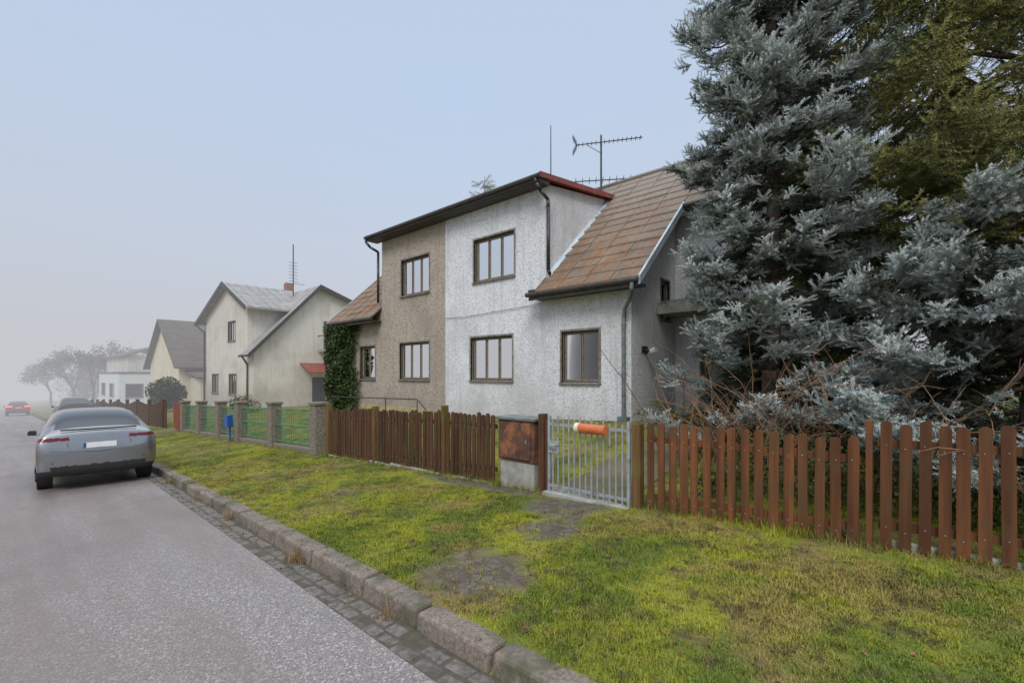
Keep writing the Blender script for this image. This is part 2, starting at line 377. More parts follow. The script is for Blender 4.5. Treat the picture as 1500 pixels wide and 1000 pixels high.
def window(par,axis,c,h,n=2,curt=.9,wide=None,simple_=False,curtmode='full'):
    a0,a1,z0,z1=h; f=.05
    mb=MB()
    for (p,q,r,s) in ((a0,a1,z0,z0+f),(a0,a1,z1-f,z1),(a0,a0+f,z0+f,z1-f),(a1-f,a1,z0+f,z1-f)):
        abox(mb,axis,c,p,q,.07,.16,r,s,0)
    ia0,ia1,iz0,iz1=a0+f,a1-f,z0+f,z1-f
    splits=[ia0+(ia1-ia0)*k/n for k in range(n+1)]
    g=.038
    for k in range(n):
        p,q=splits[k]+.004,splits[k+1]-.004
        for (aa,bb,cc,dd) in ((p,q,iz0,iz0+g),(p,q,iz1-g,iz1),(p,p+g,iz0+g,iz1-g),(q-g,q,iz0+g,iz1-g)):
            abox(mb,axis,c,aa,bb,.09,.14,cc,dd,1)
        if k: abox(mb,axis,c,p-.018,p+.010,.08,.092,iz0,iz1,0)
        mb.poly([T(axis,c,p+g,.115,iz0+g),T(axis,c,q-g,.115,iz0+g),T(axis,c,q-g,.115,iz1-g),T(axis,c,p+g,.115,iz1-g)],2)
    if curt>0:
        zc=iz1-(iz1-iz0)*curt; W=ia1-ia0
        segs={'full':[(ia0,ia1)],'half':[(ia0,ia0+W*.30),(ia0+W*.42,ia0+W*.60),(ia1-W*.22,ia1)]}[curtmode]
        for (sa,sb) in segs:
            N=max(4,int((sb-sa)/.03)); pr=None
            for i in range(N+1):
                a=sa+(sb-sa)*i/N; d=.24+.018*math.sin(i*1.9)+.01*random.random()
                if pr: mb.poly([T(axis,c,pr[0],pr[1],zc),T(axis,c,a,d,zc),T(axis,c,a,d,iz1),T(axis,c,pr[0],pr[1],iz1)],3)
                pr=(a,d)
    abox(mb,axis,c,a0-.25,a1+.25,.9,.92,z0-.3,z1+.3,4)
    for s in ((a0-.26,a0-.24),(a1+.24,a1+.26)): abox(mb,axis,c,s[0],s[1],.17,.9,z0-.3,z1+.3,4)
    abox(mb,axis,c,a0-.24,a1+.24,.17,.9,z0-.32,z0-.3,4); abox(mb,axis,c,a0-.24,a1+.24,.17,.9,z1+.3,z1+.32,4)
    abox(mb,axis,c,a0-.06,a1+.06,-.07,.07,z0-.045,z0-.003,5)
    w=.055
    abox(mb,axis,c,a0-w,a0,-.018,.06,z0,z1+w,6); abox(mb,axis,c,a1,a1+w,-.018,.06,z0,z1+w,6); abox(mb,axis,c,a0,a1,-.018,.06,z1,z1+w,6)
    mb.build('window',[M[k] for k in('frame','casement','glass','curtain','dark','sill','surround')],par)
def slope(mb,Ya,Yb,X0,z0,X1,z1,rows=12,lip=.03,mi=0,thick=.05):
    n=max(1,round((Yb-Ya)/.70))
    for i in range(rows):
        t0=i/rows;t1=(i+1)/rows
        xa,za=X0+(X1-X0)*t0,z0+(z1-z0)*t0; xb,zb=X0+(X1-X0)*t1,z0+(z1-z0)*t1
        for k in range(n):
            ya=Ya+(Yb-Ya)*k/n; yb=Ya+(Yb-Ya)*(k+1)/n; l=lip+random.uniform(-.012,.012); l2=random.uniform(0,.006)
            dx=random.uniform(-.03,.03)
            mb.poly([(xa-.015+dx,ya,za+l),(xa-.015+dx,yb,za+l),(xb,yb,zb+l2),(xb,ya,zb+l2)],mi)
            mb.poly([(xa-.015+dx,ya,za-.03),(xa-.015+dx,yb,za-.03),(xa-.015+dx,yb,za+l),(xa-.015+dx,ya,za+l)],mi)
            mb.hexa([(xa,yb-.025,za+l-.005),(xb,yb-.025,zb-.002),(xb,yb+.006,zb-.002),(xa,yb+.006,za+l-.005),(xa,yb-.02,za+l+.028),(xb,yb-.02,zb+.034),(xb,yb,zb+.034),(xa,yb,za+l+.028)],mi)
    mb.poly([(X0,Ya,z0-thick),(X1,Ya,z1-thick),(X1,Yb,z1-thick),(X0,Yb,z0-thick)],mi)
    for Y in(Ya,Yb): mb.poly([(X0,Y,z0-thick),(X1,Y,z1-thick),(X1,Y,z1+.001),(X0,Y,z0+lip)],mi)
    mb.poly([(X0,Ya,z0-thick),(X0,Yb,z0-thick),(X0,Yb,z0),(X0,Ya,z0)],mi)

# ------------------------------------------------------------------ MAIN HOUSE (semi-detached)
H=empty('semi_detached_house')
XF,Y0,YS,Y1,DY0,DY1=10.5,5.44,12.5,19.55,8.1,16.45
sl=.916
wA=(6.35,7.54,-.23,1.17); wB=(9.38,11.2,-.2,1.19); wC=(9.3,11.05,2.98,4.36)
wD=(13.4,15.1,2.98,4.36); wE=(13.4,15.2,-.2,1.19); wF=(16.95,18.1,-.2,1.17)
mb=MB()
wall(mb,'X',XF,Y0,DY0,-2.8,2.62,[wA]); wall(mb,'X',XF,DY0,YS,-2.8,5.4,[wB,wC])
wall(mb,'Y',Y0,XF,13.2,-2.8,2.62,[(12.2,12.75,1.5,2.6)])
mb.poly([(XF,Y0,2.62),(13.2,Y0,2.62),(13.2,Y0,2.27+sl*3.2-.06),(XF,Y0,2.67)])
wall(mb,'X',13.2,1.5,Y0,-2.8,4.9,[(2.2,3.2,2.2,3.9),(3.9,4.7,-1.1,1.1)])
wall(mb,'Y',1.5,13.2,19.5,-2.8,4.9); mb.poly([(13.2,1.5,4.9),(16.8,1.5,4.9),(15,1.5,6.75)])
mb.poly([(XF,DY0,2.55),(14.05,DY0,5.85),(14.05,DY0,5.92),(XF,DY0,5.42)])
mb.poly([(19.5,1.5,-2.8),(19.5,YS,-2.8),(19.5,YS,2.7),(19.5,1.5,2.7)])
mb.build('walls_white',M['white'],H)
mb=MB()
wall(mb,'X',XF,YS,DY1,-2.8,5.4,[wD,wE]); wall(mb,'X',XF,DY1,Y1,-2.8,2.62,[wF])
mb.poly([(XF,DY1,2.55),(14.05,DY1,5.85),(14.05,DY1,5.92),(XF,DY1,5.42)])
mb.poly([(XF,Y1,-2.8),(19.5,Y1,-2.8),(19.5,Y1,2.6),(15,Y1,6.75),(XF,Y1,2.6)])
mb.poly([(19.5,YS,-2.8),(19.5,Y1,-2.8),(19.5,Y1,2.7),(19.5,YS,2.7)])
mb.build('walls_beige',M['beige'],H)
for h,n,cm in ((wA,2,'none'),(wB,3,'half'),(wC,3,'half'),(wD,3,'full'),(wE,3,'full'),(wF,2,'full')):
    window(H,'X',XF,h,n,0 if cm=='none' else .97,curtmode='full' if cm=='full' else 'half')
window(H,'Y',Y0,(12.2,12.75,1.5,2.6),1,0)
window(H,'X',13.2,(2.2,3.2,2.2,3.9),2,0); window(H,'X',13.2,(3.9,4.7,-1.1,1.1),1,0)
mb=MB()
slope(mb,5.0,DY0,10.0,2.27,15.0,6.85,15)
slope(mb,DY0+.001,DY1,14.0,2.27+sl*4.0,15.0,6.85,3)
slope(mb,DY1+.001,20.0,10.0,2.27,15.0,6.85,15)
slope(mb,1.2,4.999,12.6,2.27+sl*2.6,15.0,6.85,7)
mb.poly([(15,1.2,6.85),(15,20,6.85),(20,20,2.27),(20,1.2,2.27)])
mb.cyl((15,1.15,6.86),(15,20.05,6.86),.09,n=8)
mb.build('roof_slates',M['roof'],H)
mb=MB()
mb.hexa([(10.05,7.95,5.46),(14.2,7.95,5.98),(14.2,16.8,5.98),(10.05,16.8,5.46),(10.05,7.95,5.52),(14.2,7.95,6.04),(14.2,16.8,6.04),(10.05,16.8,5.52)],0)
mb.hexa([(10.0,7.9,5.42),(14.25,7.9,5.95),(14.25,7.948,5.95),(10.0,7.948,5.42),(10.0,7.9,5.57),(14.25,7.9,6.10),(14.25,7.948,6.10),(10.0,7.948,5.57)],1)
mb.hexa([(10.0,16.802,5.42),(14.25,16.802,5.95),(14.25,16.85,5.95),(10.0,16.85,5.42),(10.0,16.802,5.57),(14.25,16.802,6.10),(14.25,16.85,6.10),(10.0,16.85,5.57)],1)
mb.box(10.06,10.5,7.96,16.79,5.33,5.455,2)
mb.build('dormer_roof',[M['redmetal'],M['redmetal'],M['gutter']],H)
mb=MB()
mb.cyl((9.97,7.92,5.46),(9.97,16.85,5.46),.065,n=10); mb.box(10.0,10.045,7.96,16.79,5.34,5.455)
mb.cyl((9.93,4.98,2.2),(9.93,8.35,2.2),.065,n=10); mb.box(9.98,10.02,5.02,8.3,2.05,2.205); mb.box(10.02,10.5,5.05,8.25,2.1,2.16)
mb.cyl((9.93,16.3,2.2),(9.93,20.0,2.2),.065,n=10); mb.box(9.98,10.02,16.4,19.95,2.05,2.205); mb.box(10.02,10.5,16.46,19.9,2.1,2.16)
mb.box(9.99,10.46,8.1,8.33,2.16,2.35)
mb.cyl((12.52,1.2,4.58),(12.52,4.95,4.58),.065,n=10)
mb.build('gutters',M['gutter'],H,smooth=False)
mb=MB()
mb.tube([(9.97,8.06,5.42),(9.97,8.02,5.27),(10.12,7.98,5.08),(10.42,7.96,4.92),(10.44,7.96,4.7),(10.44,7.96,2.95),(10.52,7.96,2.82)],.05,10)
mb.tube([(9.97,16.78,5.42),(9.97,16.75,5.27),(10.12,16.7,5.1),(10.42,16.6,4.95),(10.42,16.6,2.9)],.05,10)
mb.build('downpipes_dormer',M['antenna'],H,smooth=True)
mb=MB()
mb.tube([(9.93,5.12,2.14),(9.93,5.14,1.98),(10.1,5.3,1.75),(10.38,5.56,1.6),(10.42,5.6,1.42),(10.42,5.6,-1.9)],.05,10)
for z in (1.2,.0,-.9): mb.cyl((10.42,5.6,z),(10.42,5.6,z+.04),.062,n=10)
mb.box(10.3,10.495,5.47,5.72,-1.8,-1.05)
mb.build('downpipe_front',M['pipe'],H,smooth=False)
mb=MB()
def verge(Y,xa,xb,w=.06):
    za=2.27+sl*(xa-10); zb=2.27+sl*(xb-10)
    mb.hexa([(xa,Y-w,za-.15),(xb,Y-w,zb-.15),(xb,Y,zb-.15),(xa,Y,za-.15),(xa,Y-w,za+.06),(xb,Y-w,zb+.06),(xb,Y,zb+.06),(xa,Y,za+.06)])
verge(4.995,9.97,12.6); verge(20.06,9.97,15)
mb.hexa([(10.5,7.96,2.74),(14.1,7.96,6.04),(14.1,8.09,6.04),(10.5,8.09,2.74),(10.5,8.06,2.84),(14.1,8.06,6.14),(14.1,8.095,6.14),(10.5,8.095,2.84)])
mb.build('flashing',M['zinc'],H)
mb=MB(); mb.box(11.9,13.19,1.5,5.43,1.62,1.8); mb.box(11.9,12.0,1.5,5.4,1.8,1.95); mb.box(11.95,12.15,1.55,1.75,-1.6,1.62)
mb.build('balcony',M['concrete'],H)
mb=MB(); mb.box(10.44,10.497,YS,19.6,-2.8,-1.25); mb.box(10.46,10.497,Y0+.01,YS-.002,-2.8,-1.35)
mb.build('plinth',M['plinth'],H)
mb=MB(); mb.cyl((11.2,Y0,.62),(11.2,Y0-.18,.6),.035,n=10,mi=0); mb.cyl((11.2,Y0-.18,.58),(11.2,Y0-.32,.62),.07,.085,n=12,mi=1); mb.box(11.05,11.35,Y0-.03,Y0-.001,.55,.72,0)
mb.build('wall_lamp',[M['blackplastic'],M['ivory']],H)
mb=MB(); mb.tube([(9.6,18.9,-.95),(9.6,12.9,-.85),(9.6,12.4,-1.2)],.02,6)
for y in(18.8,16.8,14.8,12.9): mb.cyl((9.6,y,-1.9),(9.6,y,-.9),.018,n=6)
mb.build('handrail',M['antenna'],H)
mb=MB(); mb.tube([(10.46,8.3,2.02),(10.46,11.5,1.9),(10.46,12.45,1.95)],.009,5)
mb.build('facade_cable',M['pipe'],H)
A=empty('tv_aerial'); mb=MB()
ax,ay=14.6,8.75
mb.cyl((ax,ay,6.2),(ax,ay,8.6),.035,n=8)
d=Vector((.55,-.83,0)).normalized()
pd=Vector((d.y,-d.x,0))
p0=Vector((ax,ay,8.3))
mb.cyl(p0-d*.9,p0+d*1.45+Vector((0,0,.12)),.02,n=6)
for i in range(15):
    q=p0-d*.8+d*i*.155+Vector((0,0,.008*i)); mb.cyl(q-pd*.16,q+pd*.16,.010,n=5); mb.cyl(q-Vector((0,0,.07)),q+Vector((0,0,.07)),.010,n=5)
for s in(-1,1):
    for k in range(5):
        q=p0-d*.88+Vector((0,0,s*(.05+.055*k)))-d*.03*k; mb.cyl(q-pd*.25,q+pd*.25,.010,n=5)
    mb.cyl(p0-d*.85,p0-d*1.02+Vector((0,0,s*.32)),.016,n=5)
mb.cyl(p0-d*.5+Vector((0,0,-.02)),p0+Vector((0,0,-.35)),.012,n=5)
p1=Vector((ax,ay,6.98)); mb.cyl(p1-d*.95,p1+d*1.35,.02,n=6)
for i in range(10):
    q=p1-d*.9+d*i*.24; mb.cyl(q-pd*.3,q+pd*.3,.011,n=5); mb.cyl(q-Vector((0,0,.05)),q+Vector((0,0,.05)),.010,n=5)
mb.build('aerial',M['antenna'],A)
A=empty('lightning_rod'); mb=MB(); mb.cyl((12.2,9.2,5.6),(12.2,9.2,8.15),.024,.014,n=6); mb.cyl((12.2,9.2,5.6),(12.2,9.2,6.3),.035,n=6); mb.cyl((12.2,9.2,5.7),(12.2,9.2,6.0),.06,.03,n=6)
mb.build('rod',M['antenna'],A)

# ------------------------------------------------------------------ NEIGHBOUR HOUSE 2
H=empty('gabled_plaster_house')
mb=MB(); G=-3.4
h2=[(33.8,35.2,2.2,3.5),(33.6,35.0,-1.35,.0),(37.2,38.6,-1.35,.0)]
wall(mb,'X',10.6,31.6,40.,G,4.0,h2)
mb.poly([(10.6,31.6,4.0),(10.6,40,4.0),(10.6,40,4.35),(10.6,35.1,6.0),(10.6,31.6,4.35)])
wall(mb,'Y',30.6,10.6,19.5,G,1.45,[(16.3,16.9,-1.6,-.4)])
mb.poly([(10.6,30.6,1.45),(19.5,30.6,1.45),(19.5,30.6,3.9),(17.3,30.6,4.85),(14.6,30.6,5.75)])
mb.poly([(10.6,30.6,G),(10.6,31.6,G),(10.6,31.6,1.45),(10.6,30.6,1.45)])
mb.poly([(10.6,31.59,1.3),(15.5,31.59,1.3),(15.5,31.59,5.2),(10.6,31.59,4.3)])
mb.poly([(10.6,40,G),(20,40,G),(20,40,4.3),(10.6,40,4.3)])
mb.build('walls',M['plaster'],H)
for h in h2: window(H,'X',10.6,h,2,.5)
window(H,'Y',30.6,(16.3,16.9,-1.6,-.4),1,0)
def prism(mb,A,B,C,D,t=.12,mi=0):
    lo=[(p[0],p[1],p[2]-t) for p in (A,B,C,D)]; mb.hexa(lo+[A,B,C,D],mi)
mb=MB()
prism(mb,(10.2,30.8+.0,4.15),(15.5,30.8,4.15),(15.5,35.1,6.15),(10.2,35.1,6.15))
prism(mb,(10.2,35.101,6.15),(17,35.101,6.15),(17,41.2,3.85),(10.2,41.2,3.85))
prism(mb,(10.15,30.2,1.2),(14.6,30.2,5.95),(14.6,31.55,5.95),(10.15,31.55,1.2))
prism(mb,(12.0,31.551,3.175),(14.6,31.551,5.95),(14.6,36,5.95),(12.0,36,3.175))
prism(mb,(14.601,30.2,5.95),(17.4,30.2,4.98),(17.4,40,4.98),(14.601,40,5.95))
prism(mb,(17.401,30.2,4.98),(19.9,30.2,3.9),(19.9,40,3.9),(17.401,40,4.98))
mb.build('roof',M['roofgrey'],H)
mb=MB()
for i in range(9):
    x=10.5+i*.6; mb.cyl((x,30.8,4.17),(x,35.1,6.17),.03,n=4)
mb.build('roof_seams',M['roofgrey'],H)
mb=MB()
mb.hexa([(10.14,30.16,.95),(14.6,30.16,5.70),(14.6,30.195,5.70),(10.14,30.195,.95),(10.14,30.16,1.24),(14.6,30.16,5.99),(14.6,30.195,5.99),(10.14,30.195,1.24)])
mb.hexa([(14.601,30.16,5.70),(17.4,30.16,4.74),(17.4,30.195,4.74),(14.601,30.195,5.70),(14.601,30.16,5.99),(17.4,30.16,5.02),(17.4,30.195,5.02),(14.601,30.195,5.99)])
mb.hexa([(10.15,35.101,5.9),(10.195,35.101,5.9),(10.195,41.2,3.6),(10.15,41.2,3.6),(10.15,35.101,6.2),(10.195,35.101,6.2),(10.195,41.2,3.9),(10.15,41.2,3.9)])
mb.hexa([(10.15,30.8,3.9),(10.195,30.8,3.9),(10.195,35.1,5.9),(10.15,35.1,5.9),(10.15,30.8,4.2),(10.195,30.8,4.2),(10.195,35.1,6.2),(10.15,35.1,6.2)])
mb.build('bargeboards',M['gutter'],H)
mb=MB(); mb.box(14.8,15.3,36,36.6,5.5,6.9); mb.build('chimney',pm('brick',(.3,.12,.08),None,9),H)
mb=MB(); mb.cyl((14.2,33.5,5.5),(14.2,33.5,9.2),.04,n=6)
for k in range(7): mb.cyl((13.9,33.5,7.9-k*.22),(14.5,33.5,7.9-k*.22),.018,n=4)
mb.cyl((13.6,33.5,6.4),(14.9,33.3,6.4),.02,n=4); mb.build('aerial',M['antenna'],H)
mb=MB(); mb.tube([(10.1,31.3,1.2),(10.3,31.3,.9),(10.55,31.5,.6),(10.52,31.5,-3)],.06,8); mb.cyl((10.1,30.2,1.12),(10.1,31.6,1.12),.07,n=8)
mb.cyl((10.15,41.2,3.8),(10.4,40.2,3.2),.06,n=6); mb.cyl((10.5,40.1,3.2),(10.5,40.1,-3),.06,n=6); mb.build('downpipe',M['gutter'],H)
mb=MB(); mb.box(14.6,16.6,29.5,30.59,1.5,1.65,0)
for i in range(12): mb.cyl((14.65+i*.17,29.55,1.65),(14.65+i*.17,29.55,2.55),.022,n=4,mi=1)
mb.cyl((14.6,29.55,2.57),(16.6,29.55,2.57),.035,n=5,mi=1); mb.cyl((14.6,29.55,2.57),(14.6,30.59,2.57),.035,n=5,mi=1); mb.box(15.0,15.8,30.55,30.59,1.66,3.6,2)
prism(mb,(13.4,29.3,.15),(16.3,29.3,.15),(16.3,30.59,.75),(13.4,30.59,.75),.08,3)
mb.box(14.2,15.1,30.55,30.59,-2.3,-.2,2)
mb.build('balcony',[M['concrete'],M['antenna'],M['dark'],M['redmetal']],H)

# ------------------------------------------------------------------ HOUSE 3 cream gable
H=empty('cream_gabled_house'); mb=MB(); G=-5
w3=[(50.5,51.8,-1.9,-.6),(54,55.3,-1.9,-.6)]
wall(mb,'X',10.6,47.6,58.4,G,1.0,w3)
mb.poly([(10.6,47.6,1.0),(10.6,58.4,1.0),(10.6,53,4.9)])
wall(mb,'Y',47.6,10.6,20,G,1.0,[(13,14.5,-1.9,-.6)])
mb.build('walls',M['cream'],H)
for h in w3: window(H,'X',10.6,h,2,.5)
window(H,'Y',47.6,(13,14.5,-1.9,-.6),2,.5)
mb=MB(); prism(mb,(10.1,46.9,.6),(21,46.9,.6),(21,53,5.1),(10.1,53,5.1)); prism(mb,(10.1,53.001,5.1),(21,53.001,5.1),(21,59,.6),(10.1,59,.6))
mb.build('roof',M['roofdark'],H)
mb=MB(); mb.box(14,14.5,51,51.5,4,5.9); mb.build('chimney',M['concrete'],H)
mb=MB(); mb.box(11.4,14.5,44.5,47.59,G,-.3); mb.build('annex_walls',M['cream'],H)
mb=MB(); prism(mb,(11.0,44.2,-.25),(14.8,44.2,-.25),(14.8,47.59,.35),(11.0,47.59,.35)); mb.build('annex_roof',M['roofdark'],H)
# ------------------------------------------------------------------ modern white house
H=empty('flat_roofed_white_house'); mb=MB(); G=-6
wm=[(9.8,11.3,-2.6,-1.1)]
wall(mb,'Y',66,9.2,16,G,0.1,wm); wall(mb,'X',9.2,66,80,G,.1,[(69,72,-2.6,-1.1),(75,78,-2.6,-1.1)])
mb.poly([(9.2,66,.1),(16,66,.1),(16,80,.1),(9.2,80,.1)])
mb.build('walls',M['modern'],H); window(H,'Y',66,wm[0],1,0); window(H,'X',9.2,(69,72,-2.6,-1.1),2,0); window(H,'X',9.2,(75,78,-2.6,-1.1),2,0)
mb=MB(); mb.box(9.1,16.1,65.9,80.1,.11,.25); mb.build('parapet',M['gutter'],H)
mb=MB(); mb.box(10.6,17,70,86,.25,2.2); mb.build('upper_storey',M['plaster'],H)
mb=MB(); prism(mb,(10.2,69.5,2.2),(13.8,69.5,3.6),(13.8,86.5,3.6),(10.2,86.5,2.2)); prism(mb,(13.801,69.5,3.6),(17.4,69.5,2.2),(17.4,86.5,2.2),(13.801,86.5,3.6)); mb.build('roof',M['roofdark'],H)

# ------------------------------------------------------------------ FENCES
def picket(mb,x,yc,w,z0,z1,th=.022,lean=0):
    n=6; r=w/2
    pts=[(yc-r,z0),(yc+r,z0)]
    for i in range(n+1):
        a=math.pi*i/n; pts.append((yc+r*math.cos(a)+lean,z1-r*.75+r*.75*math.sin(a)))
    k=len(mb.v); m=len(pts)
    for xx in(x,x+th): mb.v+=[(xx,p[0],p[1]) for p in pts]
    mb.f.append(tuple(k+i for i in range(m))); mb.m.append(0)
    mb.f.append(tuple(k+m+i for i in reversed(range(m)))); mb.m.append(0)
    for i in range(m):
        j=(i+1)%m; mb.f.append((k+i,k+m+i,k+m+j,k+j)); mb.m.append(0)
    for zz in (z0+.2,z1-.22):
        mb.cyl((x-.004,yc+random.uniform(-.01,.01),zz),(x+.002,yc,zz),.005,n=6,mi=1)
def fence(name,panels,mat,pitch,w,posts,posttop,jit=1.):
    g=empty(name); mb=MB()
    for (ya,yb,zb0,zb1,zt0,zt1) in panels:
        n=int(round((yb-ya)/pitch)); 
        for i in range(n):
            t=(i+.5)/n; y=ya+(yb-ya)*t
            picket(mb,FX+random.uniform(-.005,.005),y+random.uniform(-.007,.007),w+random.uniform(-.008,.005),zb0+(zb1-zb0)*t+random.uniform(-.04,.03),zt0+(zt1-zt0)*t+random.uniform(-.02,.018)*jit,lean=random.uniform(-.012,.012)*jit)
        for off in (.22,-.2):
            za=(zb0+off) if off>0 else zt0+off; zb_=(zb1+off) if off>0 else zt1+off
            mb.hexa([(FX+.026,ya,za-.035),(FX+.07,ya,za-.035),(FX+.07,yb,zb_-.035),(FX+.026,yb,zb_-.035),(FX+.026,ya,za+.035),(FX+.07,ya,za+.035),(FX+.07,yb,zb_+.035),(FX+.026,yb,zb_+.035)])
    mb.build('pickets',[mat,M['galv']],g)
    mb=MB()
    for (y,pw,zt) in posts: mb.box(FX-.03,FX+.09,y-pw/2,y+pw/2,gz(FX,y)-.2,zt)
    mb.build('posts',M['wood'] if mat is M['wood'] else M['woodgold'],g,bevel=.008)
    return g
fence('picket_fence',[(.46,2.60,-1.66,-1.73,-.60,-.60),(-1.95,.34,-1.50,-1.60,-.40,-.43),(-4.4,-2.05,-1.40,-1.5,-.3,-.33),(-7,-4.5,-1.3,-1.4,-.2,-.23)],M['wood'],.13,.088,[(.40,.05,-.42),(-2.0,.06,-.3),(-4.45,.06,-.2),(2.70,.06,-.62)],0)
fence('picket_fence',[(5.2,6.42,-1.76,-1.80,-.645,-.665),(6.55,8.68,-1.82,-1.9,-.66,-.76),(8.82,10.75,-1.9,-1.97,-.74,-.84)],M['woodold'],.115,.084,[(6.48,.08,-.56),(8.75,.08,-.68),(10.8,.1,-.7)],0,1.4)
g=empty('fence_base'); mb=MB(); y=5.1
while y<10.8:
    L=random.uniform(.4,.8); mb.box(FX-.02,FX+.2,y,y+L-.02,gz(FX,y)-.2,gz(FX,y)+random.uniform(.0,.05)); y+=L
mb.box(FX+.03,FX+.08,-1.9,.33,gz(FX,0)-.12,-1.50)
mb.build('stones',M['concrete'],g,bevel=.015)
g=empty('rusty_mailbox_cabinet'); mb=MB()
mb.box(FX-.06,FX+.28,4.34,5.06,-1.33,-.70,0); mb.box(FX-.085,FX-.06,4.40,5.00,-1.29,-.74,0); mb.box(FX-.10,FX+.32,4.30,5.10,-.70,-.66,1)
mb.box(FX-.10,FX-.085,4.45,4.49,-1.05,-.98,1)
mb.build('box',[M['rust'],M['pipe']],g,bevel=.006)
mb=MB(); mb.box(FX-.04,FX+.26,4.36,5.04,-2.0,-1.335); mb.build('base',M['concrete'],g,bevel=.015)
g=empty('garden_gate'); mb=MB(); ga,gb=2.80,4.10; zt,zb=-.72,-1.66
gx=FX-.02
mb.box(gx-.02,gx+.02,ga,ga+.04,-1.72,-.60); mb.box(gx-.02,gx+.02,gb-.04,gb,-1.78,-.60)
for z in (zt,-1.60): mb.box(gx-.012,gx+.012,ga+.041,gb-.041,z-.018,z+.018)
for i in range(13):
    y=ga+.10+i*(gb-ga-.20)/12; mb.cyl((gx-.025,y,-1.74),(gx-.025,y,-.64+.05*(i%2)),.0115,n=8)
mb.box(gx-.05,gx-.03,gb-.22,gb-.04,-1.12,-.95)
mb.cyl((gx-.03,gb-.12,-1.0),(gx-.12,gb-.12,-1.0),.012,n=6); mb.cyl((gx-.12,gb-.12,-1.0),(gx-.12,gb-.24,-1.0),.012,n=6)
mb.build('bars',M['galv'],g)
mb=MB(); mb.cyl((gx-.09,3.12,-.73),(gx-.09,3.50,-.725),.065,n=18,mi=0); mb.cyl((gx-.09,3.50,-.725),(gx-.09,3.56,-.725),.069,n=18,mi=1)
mb.cyl((gx-.09,3.10,-.73),(gx-.09,3.125,-.73),.069,n=18,mi=0)
mb.build('newspaper_tube',[M['orange'],M['ivory']],g,smooth=False)
g=empty('gate_posts'); mb=MB(); mb.box(FX-.04,FX+.08,4.18,4.28,-2.0,-.58); mb.box(FX-.02,FX+.05,4.11,4.17,-2,-.68); mb.build('posts',M['woodold'],g,bevel=.01)
mb=MB(); mb.box(FX-.04,FX+.08,2.66,2.77,-2.0,-.62); mb.build('post_right',M['woodgold'],g,bevel=.01)
mb=MB(); mb.box(FX-.15,FX+.15,2.78,4.12,-1.95,gz(FX,3.4)+.02); mb.build('threshold',M['concrete'],g)
g=empty('wire_mesh_fence'); PY=[11.3,14.,16.7,18.7,21.,23.3]
mb=MB()
for y in PY:
    mb.box(FX-.15,FX+.15,y-.15,y+.15,gz(FX,y)-.2,gz(FX,y)+1.22); mb.box(FX-.18,FX+.18,y-.18,y+.18,gz(FX,y)+1.22,gz(FX,y)+1.29)
for a,b in zip(PY[:-1],PY[1:]):
    mb.hexa([(FX-.1,a+.151,gz(FX,a)-.3),(FX+.1,a+.151,gz(FX,a)-.3),(FX+.1,b-.151,gz(FX,b)-.3),(FX-.1,b-.151,gz(FX,b)-.3),(FX-.1,a+.151,gz(FX,a)+.12),(FX+.1,a+.151,gz(FX,a)+.12),(FX+.1,b-.151,gz(FX,b)+.12),(FX-.1,b-.151,gz(FX,b)+.12)])
mb.build('posts',M['postc'],g,bevel=.012)
mb=MB()
for a,b in zip(PY[:-1],PY[1:]):
    za,zb=gz(FX,a),gz(FX,b)
    for h in(.2,.65,1.08): mb.cyl((FX,a+.15,za+h),(FX,b-.15,zb+h),.022,n=6)
    L=b-a-.3; n=int(L/.11)
    for i in range(n+1):
        t=i/n; y=a+.15+L*t; z=za+(zb-za)*(y-a)/(b-a); mb.cyl((FX-.01,y,z+.16),(FX-.01,y,z+1.12),.008,n=4)
    for k in range(8): h=.2+k*.11; mb.cyl((FX-.01,a+.15,za+h),(FX-.01,b-.15,zb+h),.005,n=4)
mb.build('mesh_panels',M['greenmesh'],g)
g=empty('blue_mailbox'); mb=MB(); z=gz(FX,17.1); mb.box(FX-.32,FX-.16,16.95,17.25,z+.45,z+.85); mb.box(FX-.33,FX-.32,17.0,17.2,z+.74,z+.77); mb.cyl((FX-.2,17.1,z-.1),(FX-.2,17.1,z+.45),.03,n=6); mb.build('box',M['blue'],g,bevel=.02)
g=empty('brown_board_fence'); mb=MB(); y=26.5
while y<62:
    mb.box(FX,FX+.03,y,y+.13,gz(FX,y)-.1,gz(FX,y)+1.15+.1*math.sin(y)); y+=.15
for y in range(27,62,3): mb.box(FX-.04,FX+.1,y,y+.25,gz(FX,y)-.1,gz(FX,y)+1.35)
mb.build('boards',M['woodold'],g)
g=empty('red_gate'); mb=MB(); mb.box(FX-.06,FX,23.6,24.9,gz(FX,24)+.05,gz(FX,24)+1.15)
for i in range(8): mb.box(FX-.08,FX-.06,23.65+i*.155,23.75+i*.155,gz(FX,24)+.08,gz(FX,24)+1.2)
mb.build('leaf',M['redmetal'],g)
def scatter_leaves(name,mat,pts,size,parent=None,flat=.0):
    n=len(pts); P=np.asarray(pts); D=rng.normal(size=(n,3)); D/=np.linalg.norm(D,axis=1)[:,None]
    U=rng.normal(size=(n,3)); U-= (U*D).sum(1)[:,None]*D; U/=np.linalg.norm(U,axis=1)[:,None]; W=np.cross(D,U)
    s=size*(.6+.8*rng.random(n))[:,None]
    V=np.stack([P-U*s*.5,P+W*s*.35,P+U*s*.6,P-W*s*.35],1).reshape(-1,3)
    F=np.arange(4*n).reshape(n,4)
    o=bpy.data.objects.new(name,tri_mesh(name,V,F,mat)); link(o,parent); return o
